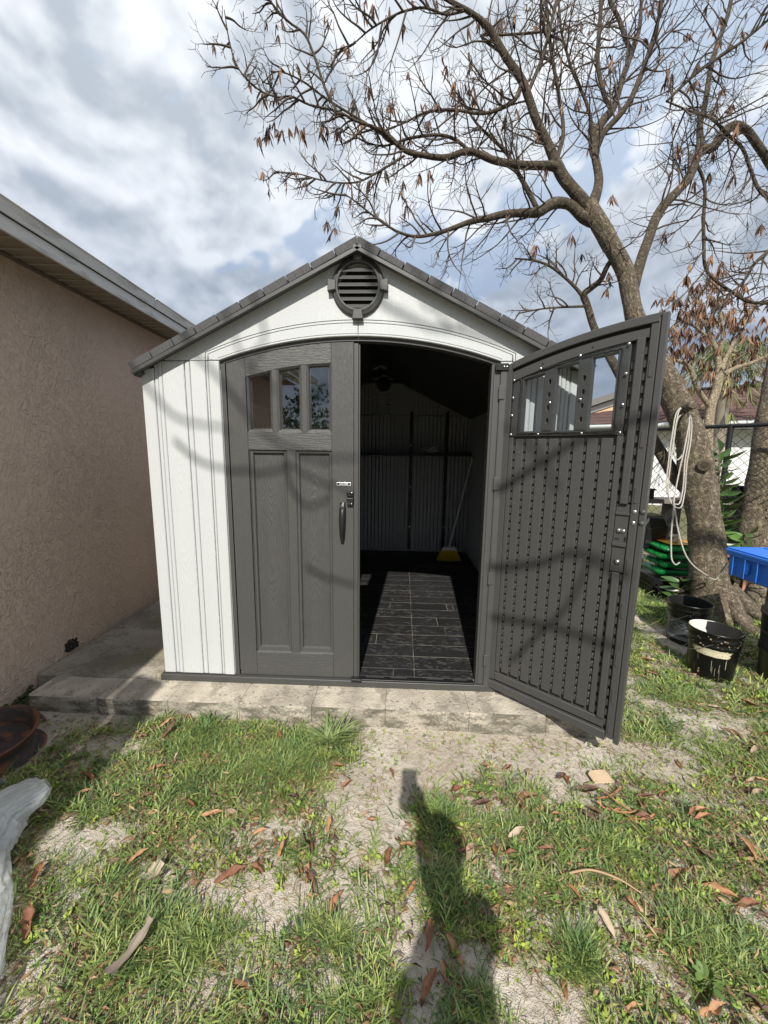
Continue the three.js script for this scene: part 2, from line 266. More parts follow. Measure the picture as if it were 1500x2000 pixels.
// side and back walls
for (const s of [-1, 1]) {
  const w = sub(shed, 'side_wall'), x0 = s * HW, x1 = s * (HW - 0.03);
  add(w, 'wall_sheet', box(x0 - s * 0.006, x1, 0, 1.83, BACK, -0.047), wallInner);
  for (let i = 0; i < 12; i++) { const z0 = -0.05 - i * 0.258, z1 = z0 - 0.245; add(w, 'plank', box(x0 + s * 0.004, x0 - s * 0.0055, 0.002, 1.82, z1, z0), boardWhite); }
  const ribs = []; for (let i = 0; i < 62; i++) { const z = -0.08 - i * 0.0496; ribs.push(box(x1, x1 - s * 0.012, 0.03, 1.80, z - 0.030, z)); }
  stuff(add(w, 'rib_panel', cat(ribs), wallInner));
}
{
  const w = sub(shed, 'back_wall'), z = BACK + 0.085, ov = (x) => roofTop(x) - 0.06;
  const ventHole = [...Array(28)].map((_, i) => [0.10 * Math.cos(-i / 28 * 6.2832), 2.245 + 0.10 * Math.sin(-i / 28 * 6.2832)]);
  add(w, 'wall_sheet', plate([[-1.185, 0], [1.185, 0], [1.185, ov(1.185)], [0, ov(0)], [-1.185, ov(1.185)]], BACK, BACK + 0.012, 0, [ventHole]), wallInner);
  const lo = [], hi = [];
  for (let i = 0; i < 46; i++) { const x = -1.15 + i * 0.0505, xm = Math.abs(x + 0.017); if (Math.abs(x + 0.017 - 0.38) < 0.03 || Math.abs(x + 0.017 - 0.845) < 0.03) continue; lo.push(box(x, x + 0.0415, 0.03, SEAM - 0.01, BACK + 0.0125, z)); if (ov(xm) - SEAM > 0.05 && xm > 0.15) hi.push(box(x, x + 0.0415, SEAM + 0.01, ov(xm) - 0.03, BACK + 0.0125, z)); }
  for (let k = 0; k < 4; k++) for (const x of [-0.115, -0.075, 0.045, 0.085]) hi.push(box(x, x + 0.022, SEAM + 0.02 + k * 0.06, SEAM + 0.065 + k * 0.06, BACK + 0.0125, z));
  stuff(add(w, 'rib_panel', cat(lo), wallInner)); stuff(add(w, 'gable_rib_panel', cat(hi), wallInner));
  add(w, 'base_rail', box(-1.16, 1.16, 0.004, 0.028, BACK + 0.03, z + 0.004), wallInner);
  for (const x of [0.38, 0.845]) { const p = add(w, 'shelf_post', rbox(x - 0.017, x + 0.017, 0.03, 1.88, z - 0.012, z + 0.012, 0.003), blackMetal); for (const y of [0.35, 0.9, 1.45]) add(p, 'screw', cyl([x, y, z + 0.011], [x, y, z + 0.016], 0.006), steel); }
  for (let i = 0; i < 6; i++) { const y = 2.335 - i * 0.036; const g = new THREE.BoxGeometry(0.215, 0.052, 0.003); g.rotateX(-0.32); g.translate(0, y, BACK - 0.012); add(w, 'vent_slat', uvm(g), frameGrey); }
  const rg = new THREE.TorusGeometry(0.104, 0.009, 8, 36); rg.translate(0, 2.245, BACK + 0.018); add(w, 'vent_ring', rg, wallInner);
  for (const [x, y] of [[-0.08, 2.33], [0.08, 2.33], [-0.08, 2.16], [0.08, 2.16]]) add(w, 'screw', cyl([x, y, BACK + 0.012], [x, y, BACK + 0.03], 0.006), steel);
}
add(shed, 'shelf', rbox(-1.15, 1.15, 1.315, 1.345, BACK + 0.055, BACK + 0.36, 0.003), blackMetal);
for (const [z, y] of [[-2.75, 2.19], [-2.2, 2.30]]) add(shed, 'cross_beam', rbox(-0.7, 0.7, y, y + 0.035, z - 0.02, z + 0.02, 0.003), blackMetal);
{
  const b = plate([[-0.075, -0.04], [0, -0.006], [0.075, -0.04], [0.075, -0.018], [0, 0.018], [-0.075, -0.018]], -2.62, -2.57, 0.002); b.translate(-0.02, 2.35, 0); add(shed, 'ridge_bracket', b, shedWhite);
  for (const x of [-0.055, -0.01]) add(shed, 'hanger_rod', cyl([x, 2.24, -2.74], [x, 2.37, -2.7], 0.003), blackMetal);
}

// right-hand jamb with its hinge rod and plates
{
  const j = sub(shed, 'hinge_jamb');
  add(j, 'post', rbox(0.708, 0.7535, -0.004, 1.825, -0.062, -0.002, 0.003), frameGrey);
  add(j, 'post_flange', rbox(0.757, 0.786, -0.004, 1.828, 0.0085, 0.0185, 0.003), frameGrey);
  add(j, 'channel', rbox(0.720, 0.754, 0.0, 1.82, -0.0015, 0.006, 0.002), frameGrey);
  add(j, 'hinge_rod', cyl([0.757, 0.0, 0.012], [0.757, 1.80, 0.012], 0.006), frameGrey);
  for (const y of [1.68, 1.2, 0.66, 0.16]) add(j, 'hinge_plate', rbox(0.745, 0.775, y - 0.035, y + 0.035, 0.016, 0.024, 0.002), frameGrey);
  const b = add(j, 'corner_bracket', rbox(0.722, 0.79, 1.79, 1.826, 0.010, 0.027, 0.003), blackMetal);
  for (const x of [0.765, 0.779]) { const g = new THREE.SphereGeometry(0.006, 10, 8); g.translate(x, 1.808, 0.027); add(b, 'screw', g, steel); }
}

// closed left door
{
  const d = sub(shed, 'closed_door'), F = -0.010, B = -0.047, top = (x) => archIn(x) - 0.024;
  const win = [[-0.598, -0.487, 1.739, 1.762], [-0.430, -0.325, 1.781, 1.798], [-0.266, -0.163, 1.804, 1.811]];
  const wTop = (x) => 1.815 - 0.000 - (x + 0.12) * (x + 0.12) * 0.30;
  const win2 = [[-0.596, -0.488], [-0.430, -0.326], [-0.266, -0.163]];
  const wo = (a, b, e) => [[a - e, 1.481 - e], [b + e, 1.481 - e], [b + e, wTop(b + e) + e], [(a + b) / 2, wTop((a + b) / 2) + e], [a - e, wTop(a - e) + e]];
  const pan = [[-0.590, -0.423], [-0.329, -0.168]];
  const po = (a, b, e, f = e) => rect(a - e, b + e, 0.186 - f, 1.343 + e);
  const stile = (x0, x1, name) => add(d, name, plate([[x0, 0.0], [x1, 0.0], ...arcPts(top, x1, x0, 8)], B, F, 0.002), doorGrey);
  const E = 0.016;
  // stiles, rails and mullions are separate mouldings that butt together
  add(d, 'stile', plate([[-0.722, 0.03], [-0.70, 0.0], [-0.617, 0.0], ...arcPts(top, -0.617, -0.722, 8)], B, F, 0.002), doorGrey);
  add(d, 'stile', plate([[-0.146, 0.0], [-0.024, 0.0], ...arcPts(top, -0.024, -0.146, 8)], B, F, 0.002), doorGrey);
  const rail = (name, pts, hs = []) => add(d, name, uvm(plate(pts, B, F - 0.0006, 0.0015, hs), true), doorGrey);
  rail('top_rail', [[-0.6165, wTop(-0.6165) + E], [-0.44, wTop(-0.44) + E], [-0.3, wTop(-0.3) + E], [-0.1465, wTop(-0.1465) + E], ...arcPts(top, -0.1465, -0.6165, 10)]);
  rail('lock_rail', rect(-0.6165, -0.1465, 1.343 + 0.022, 1.481 - E));
  rail('bottom_rail', rect(-0.6165, -0.1465, 0.0, 0.15));
  const mull = (a, b, y0, y1) => add(d, 'mullion', plate(rect(a, b, y0, y1), B, F - 0.001, 0.0015), doorGrey);
  mull(-0.488 + E, -0.430 - E, 1.481 - E, wTop(-0.46) + E); mull(-0.326 + E, -0.266 - E, 1.481 - E, wTop(-0.3) + E); mull(-0.423 + 0.022, -0.329 - 0.022, 0.1505, 1.364);
  for (const [a, b] of win2) {
    const w = sub(d, 'window'); add(w, 'window_moulding', cat([slope(wo(a, b, E + 0.001), wo(a, b, 0.006), F - 0.001, F - 0.009), slope(wo(a, b, 0.006), wo(a, b, 0), F - 0.009, F - 0.024)]), doorGrey);
    add(w, 'pane', plate(wo(a, b, 0.004), F - 0.027, F - 0.0235), glass);
    add(w, 'window_rim', plate(wo(a, b, E), B, F - 0.0275, 0, [wo(a, b, -0.003)]), frameGrey);
  }
  for (const [a, b] of pan) {
    add(d, 'panel_moulding', cat([slope(po(a, b, 0.023, 0.036), po(a, b, 0.017, 0.030), F - 0.001, F - 0.009), slope(po(a, b, 0.017, 0.030), po(a, b, 0.006, 0.008), F - 0.009, F - 0.0115), slope(po(a, b, 0.006, 0.008), po(a, b, 0, 0), F - 0.0115, F - 0.026)]), doorGrey);
    add(d, 'door_panel', uvm(plate(po(a, b, 0.004), B + 0.002, F - 0.0255, 0), false, [a < -0.4 ? 0.591 : 0.51, 0.3]), doorPanelGrey);
  }
  add(d, 'edge_strip', rbox(-0.0225, 0.002, 0.0, 1.93, -0.044, -0.004, 0.003), frameGrey);
  add(d, 'edge_bead', rbox(0.0025, 0.0105, 0.0, 1.925, -0.040, -0.012, 0.002), frameGrey);
  // latch, handle, name plate
  const l = sub(d, 'latch');
  add(l, 'latch_block', rbox(-0.062, -0.026, 1.112, 1.140, F - 0.0005, F + 0.016, 0.003), blackPlastic);
  add(l, 'latch_block', rbox(-0.062, -0.024, 1.080, 1.106, F - 0.0005, F + 0.021, 0.004), blackPlastic);
  add(l, 'latch_block', rbox(-0.060, -0.026, 1.060, 1.0785, F - 0.0005, F + 0.016, 0.003), blackPlastic);
  for (const y of [1.134, 1.0735]) { const g = new THREE.SphereGeometry(0.0045, 10, 8); g.translate(-0.034, y, F + 0.016); add(l, 'screw', g, steel); }
  const pts = [], hw = [0.013, 0.0165, 0.0175, 0.0165, 0.015, 0.012, 0.008], outl = [];
  for (let i = 0; i <= 6; i++) outl.push([hw[i], 1.078 - i * 0.0395 + (i ? 0 : 0)]);
  const left = outl.map(([w, y]) => [-0.086 - w * 1.15 - (1.078 - y) * 0.01, y]), rightE = outl.map(([w, y]) => [-0.086 + w * 1.15 - (1.078 - y) * 0.01, y]);
  const hg = new THREE.BufferGeometry(), hp = [], hi = []; const depth = [0.008, 0.03, 0.04, 0.042, 0.040, 0.032, 0.010];
  for (let i = 0; i <= 6; i++) for (let k = 0; k < 8; k++) { const t = k / 7, a = Math.PI * t; hp.push(mix(left[i][0], rightE[i][0], 0.5 - 0.5 * Math.cos(a)), left[i][1], F + 0.001 + depth[i] * Math.pow(Math.sin(a), 0.6)); }
  for (let i = 0; i < 6; i++) for (let k = 0; k < 7; k++) { const a = i * 8 + k; hi.push(a, a + 8, a + 1, a + 1, a + 8, a + 9); }
  hg.setAttribute('position', new THREE.Float32BufferAttribute(hp, 3)); hg.setIndex(hi); hg.computeVertexNormals(); const hm = add(d, 'handle', hg, blackPlastic);
  const tr = new THREE.SphereGeometry(0.009, 14, 10); tr.scale(0.8, 1.5, 0.5); tr.translate(-0.088, 1.057, F + 0.034); add(hm, 'thumb_pad', tr, frameGrey);
  const c = document.createElement('canvas'); c.width = 512; c.height = 112; const x = c.getContext('2d'); x.fillStyle = '#d4d6d8'; x.fillRect(0, 0, 512, 112); x.fillStyle = '#0d0d0e'; x.fillRect(14, 14, 484, 84); x.fillStyle = '#f2f2f2'; x.font = 'bold 76px sans-serif'; x.textAlign = 'center'; x.textBaseline = 'middle'; x.fillText('LIFETIME', 250, 58, 400);
  const ct = new THREE.CanvasTexture(c); ct.colorSpace = THREE.SRGBColorSpace;
  const np = add(d, 'name_plate', rbox(-0.120, -0.040, 1.172, 1.191, F - 0.0005, F + 0.003, 0.0015), steel);
  const pg = new THREE.PlaneGeometry(0.077, 0.0165); pg.translate(-0.080, 1.1815, F + 0.0034); add(np, 'lettering', pg, M(WHITE, 0.35, { map: ct }));
}

// open right-hand door, inside face towards the yard
{
  const d = sub(shed, 'open_door'); d.position.set(0.772, 0, 0.006); d.rotation.y = -0.7188;
  const W = 0.692, top = (u) => { const x = 0.745 - u; return archIn(x) - 0.028; };
  const shape = (a, b, y0, dt, n = 14) => [[a, y0], [b, y0], ...arcPts((u) => top(u) - dt, b, a, n)];
  const wins = [[0.108, 0.2095, 1.737, 1.755], [0.267, 0.365, 1.772, 1.789], [0.424, 0.524, 1.797, 1.806]];
  const wo = ([a, b, t0, t1], e = 0) => [[a - e, 1.477 - e], [b + e, 1.477 - e], [b + e, t1 + e], [a - e, t0 + e]];
  add(d, 'outer_skin', plate(shape(0, W, -0.006, 0), -0.046, -0.034, 0.002, wins.map((w) => wo(w, -0.002))), doorGrey);
  // rim all round
  add(d, 'hinge_stile', plate(shape(0.0, 0.046, 0.05, 0.0, 3), -0.0335, 0.0, 0.0025), innerGrey);
  add(d, 'top_rim', plate([...arcPts((u) => top(u) - 0.036, 0.0465, 0.664), ...arcPts((u) => top(u), 0.0465, 0.664).reverse()], -0.0335, 0.006, 0.003), innerGrey);
  add(d, 'top_rail', plate([...arcPts((u) => top(u) - 0.088 - 0.012 * (1 - u / 0.64), 0.047, 0.632), ...arcPts((u) => top(u) - 0.050, 0.047, 0.632).reverse()], -0.0335, -0.002, 0.003), innerGrey);
  for (const u of [0.20, 0.42]) add(d, 'painted_rail_hole', cyl([u, top(u) - 0.072, -0.0025], [u, top(u) - 0.072, -0.0012], 0.0045), blackPlastic);  // black discs on the rail, colour stands in for the shade inside small holes
  add(d, 'bottom_lip', plate(rect(0.0, 0.634, -0.006, 0.040), -0.0335, 0.005, 0.0035), innerGrey);
  add(d, 'bottom_rail', plate(rect(0.0465, 0.622, 0.052, 0.098), -0.0335, -0.003, 0.003), innerGrey);
  add(d, 'groove_floor', plate(shape(0.03, 0.66, 0.0, 0.03), -0.0338, -0.026, 0, [[[0.07, 1.45], [0.56, 1.45], [0.56, 1.815], [0.4, 1.805], [0.07, 1.755]]]), innerGrey);
  add(d, 'lock_stile', plate(shape(0.6355, 0.6665, 0.012, 0.018, 3), -0.0335, 0.001, 0.003), innerGrey);
  add(d, 'lock_edge', plate(shape(0.668, W, -0.006, 0.0, 3), -0.0335, -0.004, 0.003), innerGrey);
  for (const y of [1.72, 1.43, 1.19, 0.87, 0.66, 0.42, 0.24]) { add(d, 'stile_patch', rbox(0.644, 0.657, y - 0.035, y + 0.035, 0.0005, 0.0045, 0.0015), innerGrey); }
  // slats with the rows of moulded tabs between them
  const cols = [0.078, 0.1335, 0.192, 0.2505, 0.308, 0.366, 0.4245, 0.484, 0.545];
  const tabs = (u, y0, y1, w, pitch, name = 'tab_row') => {
    const gs = []; for (let y = y0 + 0.006; y < y1 - 0.02; y += pitch) { gs.push(box(u - w / 2, u + w / 2, y, y + pitch * 0.52, -0.026, -0.011)); const k = new THREE.ConeGeometry(w * 0.55, 0.010, 4); k.rotateY(Math.PI / 4); k.translate(u, y + pitch * 0.52 + 0.005, -0.0155); gs.push(k); }
    stuff(add(d, name, cat(gs), innerGrey));
  };
  cols.forEach((u) => tabs(u, 0.125, 1.425, 0.0125, 0.0415));
  for (let i = 0; i < 8; i++) { const s = add(d, 'slat', plate(rect(cols[i] + 0.0065, cols[i + 1] - 0.0065, 0.115 + (i % 2) * 0.004, 1.438), -0.0335, -0.003, 0.003), innerGrey); if (i === 0 || i === 6) for (const y of [1.37, 1.1, 0.86]) add(s, 'screw_hole', cyl([(cols[i] + cols[i + 1]) / 2, y, -0.0035], [(cols[i] + cols[i + 1]) / 2, y, -0.0018], 0.0035, 0.0035, 8), steel); }
  add(d, 'slat', plate(rect(0.0475, 0.071, 0.105, 1.447), -0.0335, -0.003, 0.003), innerGrey);
  add(d, 'slat', plate(rect(0.552, 0.5765, 0.105, 1.447), -0.0335, -0.003, 0.003), innerGrey);
  // upright bars beside the lock stile
  tabs(0.583, 1.15, 1.80, 0.012, 0.052); tabs(0.583, 0.11, 0.83, 0.012, 0.052); tabs(0.6285, 1.15, 1.84, 0.012, 0.052); tabs(0.6285, 0.06, 0.83, 0.012, 0.052);
  add(d, 'upright_bar', plate(rect(0.5905, 0.6215, 1.147, 1.848), -0.0335, 0.007, 0.004), innerGrey);
  add(d, 'upright_bar', plate(rect(0.5905, 0.6215, 0.10, 0.832), -0.0335, 0.007, 0.004), innerGrey);
  add(d, 'slat', plate(rect(0.552, 0.5765, 1.4475, 1.455), -0.0335, -0.003, 0.002), innerGrey);
  const lk = sub(d, 'lock_plate'); add(lk, 'plate', plate(rect(0.578, 0.634, 0.834, 1.146), -0.0335, -0.008, 0.002), innerGrey);
  add(lk, 'ledge', rbox(0.578, 0.634, 0.955, 0.972, -0.0075, 0.001, 0.002), innerGrey); add(lk, 'ledge', rbox(0.578, 0.634, 1.098, 1.110, -0.0075, -0.001, 0.002), innerGrey);
  const dome = (p, n, u, y, z, r, m) => { const g = new THREE.SphereGeometry(r, 14, 8, 0, 6.2832, 0, Math.PI / 2); g.rotateX(Math.PI / 2); g.scale(1, 1, 0.6); g.translate(u, y, z); return add(p, n, g, m); };
  dome(lk, 'bolt_well', 0.600, 1.026, -0.0078, 0.013, innerGrey); dome(lk, 'bolt', 0.598, 1.027, -0.004, 0.0085, steel); dome(lk, 'bolt', 0.6165, 1.026, -0.006, 0.0085, steel); dome(lk, 'bolt_well', 0.606, 0.882, -0.0078, 0.014, innerGrey); dome(lk, 'bolt', 0.606, 0.882, -0.003, 0.0085, steel);
  add(lk, 'slot', box(0.585, 0.602, 0.985, 0.990, -0.0077, -0.0065), blackPlastic); add(lk, 'slot', box(0.622, 0.629, 0.98, 1.0, -0.0077, -0.0065), blackPlastic);  // solid black blocks, the dark of the slots is painted, not recessed
  for (const [u, y] of [[0.652, 1.118], [0.652, 1.068]]) { dome(d, 'screw', u, y, 0.0012, 0.0095, steel); }
  for (const [u, y] of [[0.682, 1.120], [0.682, 1.070]]) { dome(d, 'screw_well', u, y, -0.0038, 0.011, innerGrey); dome(d, 'screw', u, y, -0.001, 0.006, steel); }
  for (let i = 0; i < 1; i++) add(d, 'corner_patch', rbox(0.645, 0.658, 0.04, 0.075, 0.0008, 0.004, 0.001), innerGrey);
  // window: backing with three lights, slotted mullions, a clear sheet screwed over all
  const wf = sub(d, 'window');
  const edge = [[0.05, 1.452], [0.571, 1.452], [0.571, 1.842], [0.48, 1.831], [0.36, 1.815], [0.2, 1.786], [0.05, 1.752]];
  const slots = []; for (const u of [0.2385, 0.3945]) for (let k = 0; k < 4; k++) { const y = 1.525 + k * 0.062, s = []; for (let q = 0; q < 12; q++) s.push([u + 0.0065 * Math.cos(q / 12 * 6.2832), y + 0.013 * Math.sin(q / 12 * 6.2832)]); slots.push(s); }
  const topSlots = [[0.13, 1.770], [0.255, 1.794], [0.345, 1.806], [0.46, 1.822]].map(([u, y]) => [[u, y - 0.006], [u + 0.028, y - 0.002], [u + 0.028, y + 0.008], [u, y + 0.004]].map(([a, b]) => [a, b]));
  const lowSlots = [0.15, 0.24, 0.32, 0.45].map((u) => rect(u, u + 0.022, 1.459, 1.467));
  add(wf, 'window_frame', plate(edge, -0.0325, -0.012, 0.0015, [...wins.map((w) => wo(w)), ...slots, ...topSlots, ...lowSlots]), innerGrey);
  for (const u of [0.2385, 0.3945]) add(wf, 'mullion_face', plate(rect(u - 0.024, u + 0.024, 1.477, u < 0.3 ? 1.762 : 1.792), -0.0115, -0.007, 0.002, slots.filter((s) => Math.abs(s[0][0] - u) < 0.02)), innerGrey);
  for (const w of wins) { const e = 0.008; add(wf, 'window_rim', plate(wo(w, e), -0.0118, -0.0075, 0.0015, [wo(w, 0.0005)]), innerGrey); }
  add(wf, 'clear_sheet', plate(edge.map(([u, y]) => [u + (u < 0.3 ? 0.003 : -0.003), y + (y < 1.6 ? 0.003 : -0.004)]), -0.0055, -0.0025), acrylic);
  const bead = (pts, r, sd) => { const q = [], rr = rng(sd); for (let i = 0; i < pts.length; i++) { const a = pts[i], b = pts[(i + 1) % pts.length], n = 9; for (let k = 0; k < n; k++) { const t = k / n; q.push([mix(a[0], b[0], t) + (rr() - 0.5) * 0.005, mix(a[1], b[1], t) + (rr() - 0.5) * 0.006, -0.0058, r * (0.7 + 0.6 * rr())]); } } q.push(q[0]); return limb(q, 6, 2); };
  add(wf, 'sealant_bead', bead([[0.094, 1.466], [0.538, 1.466], [0.538, 1.818], [0.44, 1.812], [0.30, 1.794], [0.094, 1.752]], 0.0032, 9), M(lin(0.03, 0.03, 0.03), 0.2));
  for (const [u, y] of [[0.056, 1.738], [0.056, 1.65], [0.056, 1.56], [0.056, 1.462], [0.19, 1.779], [0.37, 1.812], [0.562, 1.832], [0.562, 1.71], [0.562, 1.58], [0.562, 1.461], [0.20, 1.461], [0.405, 1.461], [0.247, 1.612], [0.386, 1.616]]) dome(wf, 'screw', u, y, -0.0024, 0.0065, steel);
}

// ------------------------------------------------------------ ground: one sheet of sandy soil
const BARE = [[0.52, 0.4, 0.36, 0.2], [0.91, 0.44, 0.28, 0.18], [0.17, 0.65, 0.14, 0.15], [0.61, 0.68, 0.13, 0.06], [-0.3, 1.11, 0.08, 0.06], [-0.05, 1.07, 0.08, 0.06], [0.11, 1.09, 0.07, 0.06], [-0.28, 1.23, 0.08, 0.03], [0.31, 1.07, 0.03, 0.12], [0.33, 1.25, 0.04, 0.07], [0.63, 1.24, 0.09, 0.05], [-1.23, 0.43, 0.16, 0.05], [-1.05, 0.9, 0.08, 0.06], [0.06, 1.28, 0.06, 0.04], [-1.27, 0.24, 0.14, 0.05], [1.55, 0.37, 0.16, 0.07], [1.86, -0.29, 0.09, 0.24], [2.54, -1.26, 0.09, 0.33], [2.07, 0, 0.22, 0.05], [1.57, 0.58, 0.14, 0.03], [-0.64, 0.99, 0.05, 0.03], [-0.93, 0.89, 0.1, 0.05], [-0.47, 1.08, 0.07, 0.03], [-0.2, 0.81, 0.08, 0.03], [0.79, 1.06, 0.07, 0.03], [1.62, 0.76, 0.06, 0.03], [1.47, 1.01, 0.05, 0.03], [-1.75, 0.35, 0.2, 0.12]];
const LUSH = [[-0.21, 0.41, 0.29, 0.13], [-0.77, 0.37, 0.19, 0.11], [-0.39, 0.51, 0.32, 0.12], [0.43, 0.73, 0.11, 0.07], [0.8, 1.18, 0.09, 0.06], [1.08, 0.79, 0.14, 0.05], [0.03, 1.15, 0.13, 0.05], [-0.45, 1.2, 0.24, 0.1], [0.42, 1.02, 0.11, 0.1], [0.72, 0.76, 0.13, 0.04], [0.15, 1.3, 0.11, 0.04], [0.5, 1.28, 0.07, 0.03], [1.26, 1.12, 0.16, 0.11], [2, -0.24, 0.2, 0.11], [2.8, -1.75, 0.27, 0.43]];
const blobs = (L, x, z, k = 1) => { let s = 0; for (const [a, b, c, d] of L) { const q = ((x - a) / c) ** 2 + ((z - b) / d) ** 2; if (q < 6) s = Math.max(s, Math.exp(-q * k)); } return s; };
// 0 = bare sand, 1 = closed turf
function cover(x, z) {
  const n = fb(x * 1.6 + 50, z * 1.6 + 50, 4), f = fb(x * 7 + 20, z * 7 + 9, 3);
  let d = 0.70 + (n - 0.5) * 1.15 + (f - 0.5) * 1.1;
  d += 0.4 * blobs(LUSH, x, z, 0.9) - 1.3 * blobs(BARE, x, z, 0.6);
  if (z > 0.2 && z < 0.33) d -= 0.25;
  return clamp(d, 0, 1);
}
function groundY(x, z) {
  const near = clamp(1.4 - Math.hypot(x - 0.4, z - 0.6) / 4);
  return -0.158 - 0.012 * clamp(x, -2.2, 3) + near * (0.022 * (fb(x * 2 + 60, z * 2 + 60, 3) - 0.5) + 0.012 * (fb(x * 9 + 30, z * 9 + 30, 3) - 0.5));
}
{
  const axis = (lo, hi, step, far) => { const a = []; for (let v = lo; v <= hi + 1e-6; v += step) a.push(v); let s = step, v = hi; while (v < far) { s *= 1.35; v += s; a.push(v); } s = step; v = lo; while (v > -far) { s *= 1.35; v -= s; a.unshift(v); } return a; };
  const xs = axis(-2.4, 4.2, 0.045, 180), zs = axis(-3.4, 2.2, 0.045, 180), pos = [], uv = [], col = [], idx = [];
  for (const z of zs) for (const x of xs) {
    pos.push(x, groundY(x, z), z); uv.push(x, z);
    const away = sst(4.5, 9, Math.hypot(x - 0.5, z - 0.5)), n = fb(x * 1.1 + 70, z * 1.1 + 70, 4), hum = sst(0.42, 0.72, cover(x, z)) * (0.4 + 0.5 * fb(x * 12 + 5, z * 12 + 5, 3));
    let c = mix3([1, 1, 1], [0.60, 0.58, 0.50], hum * 0.8); c = mix3(c, mix3([0.20, 0.26, 0.12], [0.34, 0.36, 0.2], n), away); col.push(...c);
  }
  const nx = xs.length; for (let j = 0; j + 1 < zs.length; j++) for (let i = 0; i + 1 < nx; i++) { const a = j * nx + i; idx.push(a, a + nx, a + 1, a + 1, a + nx, a + nx + 1); }
  const g = new THREE.BufferGeometry(); g.setAttribute('position', new THREE.Float32BufferAttribute(pos, 3)); g.setAttribute('uv', new THREE.Float32BufferAttribute(uv, 2)); g.setAttribute('color', new THREE.Float32BufferAttribute(col, 3)); g.setIndex(idx); g.computeVertexNormals();
  const sand = (u, v) => { const a = fb(u * 6, v * 6, 6, 6), fine = vn(u * 512, v * 512, 512), mid = fb(u * 60, v * 60, 3, 60); return { a, fine, mid }; };
  const sandTex = tex(1024, 1024, (u, v) => {
    const { a, fine, mid } = sand(u, v), speck = sst(0.80, 0.95, vn(u * 256 + 9, v * 256, 256)), bits = sst(0.70, 0.82, fb(u * 40 + 3, v * 40, 3, 40));
    let c = mix3([0.33, 0.285, 0.23], [0.50, 0.45, 0.38], clamp(0.5 + (a - 0.5) * 1.6 + (fine - 0.5) * 0.55 + (mid - 0.5) * 0.7)); c = mix3(c, [0.16, 0.125, 0.09], 0.55 * speck + 0.55 * bits); return s3(c);
  }, true, 1.1);
  const sandBump = tex(1024, 1024, (u, v) => { const { a, fine, mid } = sand(u, v); return 0.25 * a + 0.25 * fine + 0.5 * mid; }, false, 1.1);
  struct('ground', g, M(WHITE, 0.95, { map: sandTex, bumpMap: sandBump, bumpScale: 0.012, vertexColors: true }));
}

